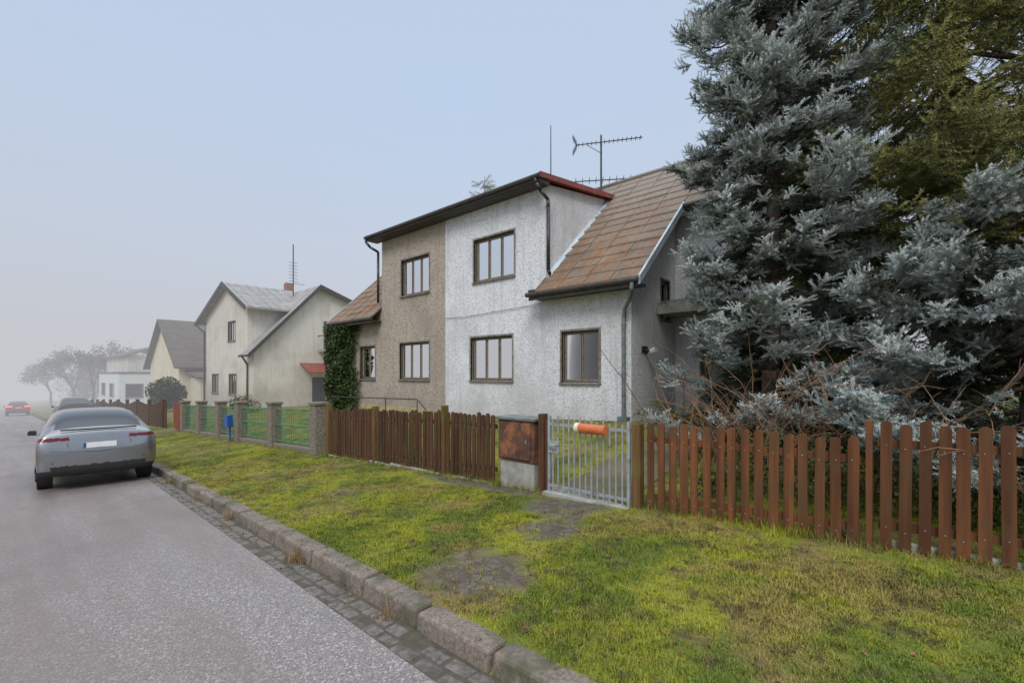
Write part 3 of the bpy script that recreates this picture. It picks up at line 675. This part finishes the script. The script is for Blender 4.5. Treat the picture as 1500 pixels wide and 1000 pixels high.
# ------------------------------------------------------------------ scattering: copies of a small mesh merged into one mesh
def src(name,me):
    n=len(me.vertices); V=np.zeros(n*3,dtype=np.float32); me.vertices.foreach_get('co',V); V=V.reshape(n,3)
    k=len(me.loops)//len(me.polygons); F=np.zeros(len(me.loops),dtype=np.int32); me.loops.foreach_get('vertex_index',F)
    return (V,F.reshape(-1,k),me.materials[0])
def scatter(name,source,P,R,S,parent=None):
    V,F,mat=source; P=np.asarray(P,np.float32); R=np.asarray(R,np.float32); S=np.asarray(S,np.float32); n=len(P)
    cx,sx=np.cos(R[:,0]),np.sin(R[:,0]); cy,sy=np.cos(R[:,1]),np.sin(R[:,1]); cz,sz=np.cos(R[:,2]),np.sin(R[:,2])
    m=np.empty((n,3,3),np.float32)
    m[:,0,0]=cy*cz; m[:,0,1]=sx*sy*cz-cx*sz; m[:,0,2]=cx*sy*cz+sx*sz
    m[:,1,0]=cy*sz; m[:,1,1]=sx*sy*sz+cx*cz; m[:,1,2]=cx*sy*sz-sx*cz
    m[:,2,0]=-sy; m[:,2,1]=sx*cy; m[:,2,2]=cx*cy
    VV=np.einsum('nij,vj->nvi',m,V)*S[:,None,None]+P[:,None,:]
    nv=len(V); FF=(F[None]+ (np.arange(n,dtype=np.int32)*nv)[:,None,None]).reshape(-1,F.shape[1])
    k=F.shape[1]; VV=VV.reshape(-1,3).astype(np.float32)
    me=bpy.data.meshes.new(name)
    me.vertices.add(len(VV)); me.vertices.foreach_set('co',VV.ravel())
    me.loops.add(FF.size); me.loops.foreach_set('vertex_index',FF.ravel())
    me.polygons.add(len(FF)); me.polygons.foreach_set('loop_start',np.arange(0,FF.size,k,dtype=np.int32)); me.polygons.foreach_set('loop_total',np.full(len(FF),k,dtype=np.int32))
    a=me.attributes.new('rnd','FLOAT','POINT'); a.data.foreach_set('value',np.repeat(rng.random(n).astype(np.float32),nv))
    me.update(calc_edges=True); me.materials.append(mat)
    o=bpy.data.objects.new(name,me); link(o,parent); return o
def spray_mesh(name,mat,L=.5,nsh=16,needles=60,nl=.026,wid=.006,droop=0.,seed=1,taper=.4,upr=(-.15,.35),ang=(35,62)):
    r=np.random.default_rng(seed); shoots=[((0,0,0),(1,0,-.05),L)]
    for i in range(nsh):
        t=.1+.85*i/nsh; side=1 if i%2 else -1; a=math.radians(r.uniform(*ang))*side
        up=r.uniform(*upr)-droop
        shoots.append(((L*t,0,-.05*L*t),(math.cos(a),math.sin(a),up),L*(.62-taper*t)*r.uniform(.8,1.2)))
    V=[];F=[]
    for (p,d,l) in shoots:
        p=np.array(p,float); d=np.array(d,float); d/=np.linalg.norm(d); k=max(8,int(needles*l/.25))
        o=np.cross(d,[0,0.1,1.]); o/=np.linalg.norm(o); q=np.cross(d,o)
        for j in range(k):
            s=j/k; ph=j*2.4+r.uniform(0,1); rad=o*math.cos(ph)+q*math.sin(ph)
            if rad[2]<-.4 and r.random()<.5: rad[2]*=-1
            b=p+d*l*s; nd=rad+d*.7; nd/=np.linalg.norm(nd); tn=np.cross(nd,d); tn/=np.linalg.norm(tn)+1e-6
            n=len(V); V+= [b-tn*wid/2,b+tn*wid/2,b+nd*nl*r.uniform(.8,1.15)]; F.append((n,n+1,n+2))
        n=len(V); w=.004; e=p+d*l; V+=[p-o*w,p+o*w,e]; F.append((n,n+1,n+2))
    return tri_mesh(name,np.array(V),np.array(F),mat)
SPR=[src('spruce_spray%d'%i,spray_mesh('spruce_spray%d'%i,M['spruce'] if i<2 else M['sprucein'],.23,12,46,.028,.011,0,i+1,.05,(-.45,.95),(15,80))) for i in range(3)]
FIR=[src('fir_spray%d'%i,spray_mesh('fir_spray%d'%i,M['fir'],.6,12,34,.030,.011,.45,i+11)) for i in range(2)]
def conifer(name,base_,height,Rf,srcs,nb,perb,z0=.4,trunk=.16,seed=3,up=.25,droop=.25,sc=(.8,1.3),clump=.14,inner=.0,tmin=.22):
    r=random.Random(seed); g=empty(name,base_); mb=MB()
    N=8; mb.tube([(math.sin(i)*.04,math.cos(i)*.03,height*i/N) for i in range(N+1)],trunk,10,r1=.02)
    PP=[[] for _ in srcs];RR=[[] for _ in srcs];SS=[[] for _ in srcs]
    for b in range(nb):
        h=z0+(height-z0-.2)*((b+r.random())/nb); az=b*2.39996+r.uniform(-.3,.3); R=Rf(h,az)*r.uniform(.75,1.12)
        if R<.15: continue
        dr=droop*r.uniform(.6,1.3); pts=[]
        for i in range(8):
            t=i/7; x=R*t; z=h-dr*R*math.sin(t*math.pi*.62)+up*R*max(0,t-.55)**1.3
            w=az+.12*math.sin(t*3+b); pts.append(Vector((math.cos(w)*x,math.sin(w)*x,z)))
        mb.tube(pts,.012+.012*R,5,r1=.004)
        n=max(3,int(perb*R)); wid=.20*min(1.3,R)
        for k in range(n):
            t=tmin+(1-tmin)*((k+r.random())/n)**.75; t=min(t,1); f=t*7; i=min(6,int(f)); p=pts[i].lerp(pts[i+1],f-i); d=(pts[i+1]-pts[i]).normalized()
            yaw=math.atan2(d.y,d.x)+r.choice((-1,1))*r.uniform(.1,1.15)*(1 if k<n-1 else .2); pitch=-math.asin(max(-1,min(1,d.z)))+r.uniform(-.5,.25)
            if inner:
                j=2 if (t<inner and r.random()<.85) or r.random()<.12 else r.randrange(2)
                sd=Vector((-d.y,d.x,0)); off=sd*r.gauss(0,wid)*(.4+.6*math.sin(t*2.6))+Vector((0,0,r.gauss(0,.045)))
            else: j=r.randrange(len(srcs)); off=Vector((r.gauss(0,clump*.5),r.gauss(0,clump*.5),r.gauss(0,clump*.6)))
            PP[j].append(p+off)
            RR[j].append((r.uniform(-.5,.5),pitch,yaw)); SS[j].append(r.uniform(*sc)*(.75+.3*min(1,R)))
    mb.build('trunk_and_limbs',M['bark'],g,smooth=True)
    for j,s in enumerate(srcs):
        if PP[j]: scatter('foliage',s,[tuple(p) for p in PP[j]],RR[j],SS[j],g)
    return g
hA=[0,.7,1.1,1.7,2.3,2.9,3.2,4,4.5,5.1,6.1,7.5,9,11]; rA=[1.1,1.8,1.95,1.15,1.4,1.9,1.2,1.45,1.2,1.4,1.3,1.1,.8,.1]
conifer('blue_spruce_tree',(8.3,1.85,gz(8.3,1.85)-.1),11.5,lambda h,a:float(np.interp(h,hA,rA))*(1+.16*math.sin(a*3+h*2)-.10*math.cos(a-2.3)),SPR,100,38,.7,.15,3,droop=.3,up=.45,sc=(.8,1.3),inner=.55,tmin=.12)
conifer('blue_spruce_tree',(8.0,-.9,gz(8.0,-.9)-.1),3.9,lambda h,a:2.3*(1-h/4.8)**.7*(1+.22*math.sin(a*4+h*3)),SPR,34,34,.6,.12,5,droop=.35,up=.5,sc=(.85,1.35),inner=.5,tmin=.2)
conifer('fir_tree',(11.3,-.3,gz(11.3,-.3)-.1),15,lambda h,a:3.7*(1-h/16.5)**.6*(1+.2*math.sin(a*3+h)),FIR,150,11,1.2,.25,8,up=.1,droop=.4,sc=(1.0,1.8))
conifer('fir_tree',(12.5,-4.2,gz(12.5,-4.2)-.1),13,lambda h,a:3.4*(1-h/14)**.65,FIR,60,8,1.2,.22,9,up=.1,droop=.4,sc=(1.1,1.9))
conifer('fir_tree',(28,28.2,-2.),18.9,lambda h,a:3.0*(1-h/19.1)**.8,FIR,60,4,9,.2,19,up=.1,droop=.3,sc=(1.4,2.2))
def bare(name,c,n,hmin,hmax,spread,seed,mat='twig'):
    r=random.Random(seed); g=empty(name,(c[0],c[1],gz(c[0],c[1])-.05)); mb=MB()
    for i in range(n):
        az=r.uniform(0,6.28); L=r.uniform(hmin,hmax); p=Vector((r.gauss(0,spread*.3),r.gauss(0,spread*.5),0)); d=Vector((math.cos(az)*.45,math.sin(az)*.45,1)).normalized(); pts=[p]
        for k in range(7):
            p=p+d*L/7; pts.append(p.copy()); d=(d+Vector((r.gauss(0,.16),r.gauss(0,.16),-.12))).normalized()
            if k>1 and r.random()<.7:
                e=(d+Vector((r.gauss(0,.6),r.gauss(0,.6),.1))).normalized(); l=r.uniform(.2,.5); mb.tube([p,p+e*l*.5,p+e*l+Vector((0,0,-.06))],.0045,3,r1=.002)
        mb.tube(pts,.010,4,r1=.004)
    mb.build('stems',M[mat],g)
bare('bare_shrub',(6.8,1.8),65,1.1,2.4,.9,4); bare('bare_shrub',(6.9,.6),45,.9,2.0,1.0,5); bare('bare_shrub',(6.5,-1.2),30,.8,1.5,1.,6)
g=empty('evergreen_shrub',(0,0,0)); pts=[]
for i in range(11000):
    x=6.0+abs(random.gauss(0,.55)); y=random.uniform(-5,2.2); top=.75+.25*math.sin(y*2.1)+.15*math.sin(y*5); 
    pts.append((x,y,gz(x,y)+random.random()**.8*top*max(.1,1-abs(x-6.4)/1.6)))
scatter_leaves('leaves',M['hedge'],pts,.05,g)
g=empty('ivy'); pts=[]
while len(pts)<9000:
    y=random.uniform(17.7,20.8); z=random.uniform(-2.2,2.1); x=10.38-random.random()*.75
    edge=abs(y-19.3)/1.45; k=1-.25*math.sin(z*2.3)-.1*math.sin(z*6+y*3)-.12*max(0,z)+.1*math.sin(z*11)
    if edge<k*(.8+random.random()*.25) and x>10.4-(.65+.15*math.sin(z*5+y*4))*(1-edge**2): pts.append((x,y,z))
scatter_leaves('leaves',M['ivy'],pts,.11,g)
mb=MB(); mb.tube([(10.2,19.3,-2.4),(10.3,19.2,0),(10.35,19.4,1.8)],.05,6); mb.build('stem',M['bark'],g)
def bush(name,c,r3,n,size,mat):
    g=empty(name,c); pts=[]
    lob=[(random.gauss(0,.35),random.gauss(0,.35),random.gauss(0,.3),random.uniform(.45,.75)) for _ in range(9)]
    while len(pts)<n:
        L=random.choice(lob); v=Vector((random.gauss(0,1),random.gauss(0,1),random.gauss(0,1))).normalized()*L[3]*random.uniform(.7,1.03)
        p=((L[0]+v.x)*r3[0],(L[1]+v.y)*r3[1],(L[2]+v.z)*r3[2]+r3[2]); 
        if p[2]>-.2: pts.append(p)
    scatter_leaves('leaves',M[mat],pts,size,g)
    mb=MB(); mb.tube([(0,0,-.3),(0,0,r3[2])],.06,6); 
    for i in range(9): 
        a=random.uniform(0,6.28); mb.tube([(0,0,r3[2]*.3),(math.cos(a)*r3[0]*.5,math.sin(a)*r3[1]*.5,r3[2]*1.2)],.03,4,r1=.01)
    mb.build('stems',M['bark'],g)
bush('round_shrub',(8.2,40.5,gz(8.2,40.5)),(1.15,1.2,1.15),9000,.13,'ivy')
bush('garden_bush',(9,27.5,gz(9,27.5)),(.7,.8,.5),2000,.07,'hedge')
def baretree(name,c,h,seed,leaf=0):
    r=random.Random(seed); g=empty(name,c); mb=MB(); pts=[]
    def grow(p,d,L,rad,dep):
        q=p+d*L; mb.cyl(p,q,rad,rad*.7,n=5 if dep<3 else 3,cap=False)
        if dep>=5: pts.append(tuple(q)); return
        for k in range(3 if dep<4 else 4):
            e=(d+Vector((r.gauss(0,.45),r.gauss(0,.45),r.gauss(.08,.3)))).normalized(); grow(q,e,L*r.uniform(.6,.85),rad*.6,dep+1)
    grow(Vector((0,0,0)),Vector((0,0,1)),h*.25,h*.022,0)
    mb.build('branches',M['bark'],g)
    if leaf: 
        pp=[(p[0]+r.gauss(0,.3),p[1]+r.gauss(0,.3),p[2]+r.gauss(0,.3)) for p in pts for _ in range(leaf)]
        scatter_leaves('twigs_and_leaves',M['farleaf'],pp,.25,g)
for i,(x,y,h) in enumerate([(9.5,88,9),(8.5,100,10),(13,94,11),(7,118,10),(20,62,11),(11,110,11)]):
    baretree('bare_tree',(x,y,gz(x,y)-.2),h,i+30,5)
g=empty('distant_trees'); pts=[]
for i in range(34):
    y=random.uniform(110,180); x=random.choice((random.uniform(6,40),random.uniform(-40,-8))); h=random.uniform(6,12); z=gz(max(x,6),y)
    for k in range(260):
        a=random.uniform(0,6.28); rr=random.random()**.6*h*.35; pts.append((x+math.cos(a)*rr,y+math.sin(a)*rr,z+h*(.1+.85*random.random()*(1-rr/h))))
scatter_leaves('crowns',M['farleaf'],pts,.8,g)
g=empty('hedge'); pts=[(-6.5+random.gauss(0,.35),random.uniform(-25,80),0) for _ in range(14000)]
pts=[(x,y,rz(y)+.05+random.random()*1.5) for x,y,_ in pts]; scatter_leaves('leaves',M['hedge'],pts,.12,g)

# ------------------------------------------------------------------ grass
def tuft(name,mat,n,h,w,seed,spread=.035):
    r=np.random.default_rng(seed); V=[];F=[]
    for i in range(n):
        b=np.array([r.normal(0,spread),r.normal(0,spread),-.005]); a=r.uniform(0,6.28); l=h*r.uniform(.5,1.2); ln=r.uniform(.1,1.1)
        d=np.array([math.cos(a)*ln,math.sin(a)*ln,1.]); d/=np.linalg.norm(d); s=np.array([-math.sin(a),math.cos(a),0])*w/2
        m_=b+d*l*.55; e=b+d*l+np.array([math.cos(a),math.sin(a),-.6])*l*.25*ln
        k=len(V); V+=[b-s,b+s,m_+s*.8,m_-s*.8,e]; F+=[(k,k+1,k+2),(k,k+2,k+3),(k+3,k+2,k+4)]
    return tri_mesh(name,np.array(V),np.array(F),mat)
TU=[src('tuft0',tuft('tuft0',M['grass'],16,.028,.0055,1,.042)),src('tuft1',tuft('tuft1',M['grass'],11,.050,.005,2,.03))]
LONG=src('tuft2',tuft('tuft2',M['grass'],20,.16,.006,3,.05))
def inpatch(x,y):
    for (a,b,c,d) in PATCH:
        if ((x-a)/c)**2+((y-b)/d)**2<1.1+.5*math.sin(x*9+y*5)*math.sin(y*8): return True
    return False
g=empty('lawn_grass'); PP=[[],[],[]]
def clumpy(x,y): return .5+.25*math.sin(x*3.1+1.3*math.sin(y*2.3))+.25*math.sin(y*3.7+1.7*math.sin(x*2.9))
def addgrass(n,xa,xb,ya,yb,pl=.25):
    for _ in range(n):
        y=random.uniform(ya,yb); x=xa+(xb-xa)*random.random() if xa else kb(y)+.01+(FX-kb(y)+.1)*random.random()
        if xa is None and inpatch(x,y) and random.random()<.95: continue
        if random.random()>.3+.7*clumpy(x,y): continue
        PP[1 if random.random()<pl*1.6*clumpy(x,y) else 0].append((x,y,gz(x,y)))
addgrass(32000,None,0,-1.3,6); addgrass(14000,None,0,6,14); addgrass(7000,None,0,14,30); addgrass(2000,None,0,-8,-1.3); addgrass(7000,5.5,10.3,4.2,24,.6); addgrass(2000,5.45,7,-2,2.8,.8)
for _ in range(1200):
    y=random.uniform(-3,24); 
    if 2.8<y<4.1: continue
    x=FX+random.gauss(0,.07); PP[2].append((x,y,gz(x,y)))
for _ in range(110):
    y=random.uniform(-1,20); x=kb(y)+.02; PP[2].append((x,y,gz(x,y)-.05))
for i,s in enumerate(TU+[LONG]):
    n=len(PP[i]); R=[(random.uniform(-.15,.15),random.uniform(-.15,.15),random.uniform(0,6.28)) for _ in range(n)]; S=[random.uniform(.6,1.4)*(1 if i<2 else .65) for _ in range(n)]
    scatter('tufts',s,PP[i],R,S,g)
M['drygrass']=pm('dry_grass',(.34,.22,.10),(.2,.13,.06),20,.8)
g=empty('dry_weeds'); dw=src('dw',tuft('dw',M['drygrass'],24,.14,.005,4,.045)); pp=[]
for (yy,n) in ((4.95,16),(7.6,5),(3.1,4),(9.4,5),(12,6)):
    for _ in range(n):
        y=yy+random.gauss(0,.07); x=kf(y)-.03+random.gauss(0,.025); pp.append((x,y,rz(y)))
scatter('stems',dw,pp,[(0,0,random.uniform(0,6)) for _ in pp],[random.uniform(.5,1.1) for _ in pp],g)
pts=[]
for _ in range(1300):
    y=random.uniform(-1,14); x=kf(y)-.25+random.random()**1.1*(FX-kf(y)+.25); pts.append((x,y,max(gz(x,y),kt(y) if x<kb(y) and x>kf(y) else -99)+.015))
scatter_leaves('fallen_leaves',M['leaf'],pts,.032)

# ------------------------------------------------------------------ car
def make_car(name,paint,origin,fwd,van=False,lit=False,hs=1.0):
    g=empty(name)
    S=[(0.0,.44,.76,.80,.82,.54),(.03,.36,.87,.90,.97,.64),(.07,.30,.935,1.01,1.12,.72),(.11,.28,.955,1.06,1.20,.75),(.20,.27,.96,1.09,1.245,.74),(.44,.26,.965,1.11,1.39,.68),(.8,.25,.965,1.11,1.53,.655),(1.25,.24,.965,1.09,1.62,.645),(2.0,.24,.96,1.06,1.66,.645),(2.6,.24,.96,1.04,1.635,.64),(3.1,.24,.96,1.02,1.48,.64),(3.65,.25,.955,1.0,1.14,.72),(4.2,.26,.95,.92,1.02,.72),(4.55,.28,.88,.78,.88,.62),(4.72,.34,.72,.62,.72,.5)]
    V=[];F=[];MI=[]
    for (y,zb,w,zl,zr,wr) in S:
        h=[(0,zb),(w*.86,zb),(w*.985,zb+.1),(w,(zb+zl)/2),(w*.985,zl-.07),(w*.93,zl),((w*.93+wr)/2+.015,(zl+zr)/2),(wr,zr-.045),(wr*.6,zr-.008),(0,zr)]
        ring=[(x,y,z) for x,z in h]+[(-x,y,z) for x,z in h[-2:0:-1]]; V+=ring
    n=18
    for i in range(len(S)-1):
        for j in range(n):
            k=(j+1)%n; F.append((i*n+j,i*n+k,(i+1)*n+k,(i+1)*n+j)); ym=(S[i][0]+S[i+1][0])/2
            jj=min(j,n-1-j); mi=0
            if jj in(5,6) and .6<ym<3.5: mi=1
            if jj in(7,8) and .2<ym<3.6: mi=1
            MI.append(mi)
    F.append(tuple(reversed(range(n)))); MI.append(0); F.append(tuple((len(S)-1)*n+i for i in range(n))); MI.append(0)
    me=bpy.data.meshes.new('body'); me.from_pydata(V,[],F); me.polygons.foreach_set('material_index',MI)
    for m in (paint,M['carglass'],M['blackplastic'],M['brakelight'] if lit else M['redlamp']): me.materials.append(m)
    o=bpy.data.objects.new('tmp',me); link(o); s=o.modifiers.new('s','SUBSURF'); s.levels=3; s.render_levels=3
    cut=MB()
    for y in(.90,3.78):
        for sx in(-1,1): cut.cyl((sx*.66,y,.36),(sx*1.2,y,.36),.395,n=32,mi=2)
    c=cut.build('cut',[paint,M['carglass'],M['blackplastic']]); b=o.modifiers.new('b','BOOLEAN'); b.object=c; b.solver='EXACT'
    bpy.context.view_layer.update(); dg=bpy.context.evaluated_depsgraph_get(); nm=bpy.data.meshes.new_from_object(o.evaluated_get(dg))
    bpy.data.objects.remove(o); bpy.data.objects.remove(c)
    for p in nm.polygons:
        c=p.center; 
        if p.material_index==0:
            if c.z<.42 or (c.y<.3 and c.z<.50 and abs(c.x)<.75): p.material_index=2
            if c.y<.40 and abs(c.x)>.46 and 1.0<c.z<1.055+.02*abs(c.x): p.material_index=3
        p.use_smooth=True
    nm.name='body'; link(bpy.data.objects.new('body',nm),g)
    mb=MB()
    for y in(.90,3.78):
        for sx in(-1,1):
            mb.cyl((sx*.70,y,.35),(sx*.935,y,.35),.35,n=32,mi=0); mb.cyl((sx*.90,y,.35),(sx*.938,y,.35),.255,n=24,mi=1)
            for k in range(5):
                a=k*1.2566; mb.cyl((sx*.94,y,.35),(sx*.942,y+math.cos(a)*.22,.35+math.sin(a)*.22),.028,.018,n=6,mi=2)
    mb.build('wheels',[M['tyre'],M['rim'],M['blackplastic']],g)
    mb=MB(); mb.box(-.26,.26,.008,.06,.83,.94,0); mb.box(-.262,-.22,.004,.058,.832,.938,1); mb.build('number_plate',[M['plate'],M['blue']],g)
    mb=MB()
    for sx in(-1,1):
        mb.hexa([(sx*.93,3.18,1.0),(sx*1.10,3.16,1.01),(sx*1.10,3.28,1.03),(sx*.93,3.32,1.0),(sx*.94,3.18,1.13),(sx*1.09,3.17,1.13),(sx*1.07,3.27,1.12),(sx*.94,3.30,1.1)])
    mb.build('mirrors',M['carglass'],g,bevel=.02)
    mb=MB(); 
    for sx in(-1,1): mb.box(sx*.64-.09,sx*.64+.09,.01,.08,.56,.58,0)
    mb.build('reflectors',M['redlamp'],g)
    mb=MB(); mb.cyl((-.60,.10,1.215),(.60,.10,1.215),.016,n=6)
    for sx in(-1,1): mb.tube([(sx*.46,.060,1.04),(sx*.50,.028,.92),(sx*.46,.008,.78),(0,-.004,.75)],.006,4)
    mb.build('spoiler_lip_and_seams',M['blackplastic'],g)
    f=Vector(fwd).normalized(); u0=Vector((0,0,1)); r=f.cross(u0).normalized(); u=r.cross(f)
    mt=Matrix(((r.x,f.x,u.x,origin[0]),(r.y,f.y,u.y,origin[1]),(r.z,f.z,u.z,origin[2]),(0,0,0,1)))
    g.matrix_world=mt@Matrix.Diagonal((1,1,hs,1)); return g
make_car('parked_car',M['carpaint'],(1.50,12.85,rz(12.85)+.0),(.045,1,-.045))
dk=simple('dark_green_paint',(.03,.04,.035),.35,0,.4); make_car('parked_suv',dk,(3.9,44,rz(44)+.0),(.0,1,-.036),hs=1.18)
make_car('distant_car',simple('dark_red_paint',(.25,.03,.03),.4,0,.4),(1.9,76,rz(76)),(.0,1,-.036),lit=True)

# ------------------------------------------------------------------ fog bank (surrounds the near scene)
def fog(name,ring,SIG,FC,top):
    fm=bpy.data.materials.new(name); fm.use_nodes=True; t=NT(fm); t.n.remove(t.n['Principled BSDF']); o=t.n['Material Output']
    ab=t.new('ShaderNodeVolumeAbsorption'); ab.inputs['Color'].default_value=(0,0,0,1); ab.inputs['Density'].default_value=SIG
    em=t.new('ShaderNodeEmission'); em.inputs[0].default_value=(*FC,1); em.inputs[1].default_value=SIG
    ad=t.new('ShaderNodeAddShader'); t.link(ab.outputs[0],ad.inputs[0]); t.link(em.outputs[0],ad.inputs[1]); t.link(ad.outputs[0],o.inputs['Volume'])
    mb=MB(); n=len(ring); mb.poly([(x,y,-60) for x,y in reversed(ring)]); mb.poly([(x,y,top) for x,y in ring])
    for i in range(n):
        a=ring[i]; b=ring[(i+1)%n]; mb.poly([(b[0],b[1],-60),(a[0],a[1],-60),(a[0],a[1],top),(b[0],b[1],top)])
    fo=mb.build(name,fm)
    bm=bmesh.new(); bm.from_mesh(fo.data); bmesh.ops.remove_doubles(bm,verts=bm.verts,dist=.001); bmesh.ops.recalc_face_normals(bm,faces=bm.faces); bm.to_mesh(fo.data); bm.free()
fog('fog',[(-420,420),(-420,-60),(-24,-60),(-24,25),(22,25),(22,-60),(420,-60),(420,420)],.0108,(.57,.58,.62),20)
# ------------------------------------------------------------------ world, sun, camera
w=bpy.data.worlds.new('World'); scene.world=w; w.use_nodes=True
t=NT(w); bg=t.n['Background']; sky=t.new('ShaderNodeTexSky',sky_type='NISHITA'); sky.sun_disc=False
EL,AZ=math.radians(42),math.radians(235)
sky.sun_elevation=EL; sky.sun_rotation=AZ; sky.dust_density=3; sky.air_density=1.2
hs=t.new('ShaderNodeHueSaturation'); hs.inputs['Saturation'].default_value=.5; t.link(sky.outputs[0],hs.inputs['Color'])
tc=t.new('ShaderNodeTexCoord'); sp=t.new('ShaderNodeSeparateXYZ'); t.link(tc.outputs['Generated'],sp.inputs[0])
zr=t.ramp(sp.outputs[2],[(0.,(.90,.92,.97)),(.50,(.90,.99,1.08)),(1.,(1.,1.,1.))])
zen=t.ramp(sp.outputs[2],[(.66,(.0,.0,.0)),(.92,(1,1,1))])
col=t.mix(.7,hs.outputs[0],(6.8,7.7,9.1))
col=t.mix(1.,col,zr,'MULTIPLY')
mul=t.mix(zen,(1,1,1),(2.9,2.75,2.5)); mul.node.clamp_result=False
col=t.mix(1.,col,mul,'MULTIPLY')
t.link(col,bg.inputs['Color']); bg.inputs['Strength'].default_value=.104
sd=bpy.data.lights.new('sun','SUN'); sd.energy=1.5; sd.angle=math.radians(20); sd.color=(1,.96,.90); so=bpy.data.objects.new('sun',sd); link(so)
dirv=Vector((math.sin(AZ)*math.cos(EL),math.cos(AZ)*math.cos(EL),math.sin(EL)))
so.rotation_euler=dirv.to_track_quat('Z','Y').to_euler()
cam=bpy.data.cameras.new('camera'); co=bpy.data.objects.new('camera',cam); link(co); scene.camera=co
f=680.; cam.sensor_width=36; cam.lens=f/1500*36; cam.shift_y=.032; cam.clip_end=5000; cam.clip_start=.05
co.rotation_euler=(math.radians(90),0,-math.radians(48.2))
scene.view_settings.view_transform='Standard'; scene.view_settings.look='None'; scene.view_settings.exposure=0
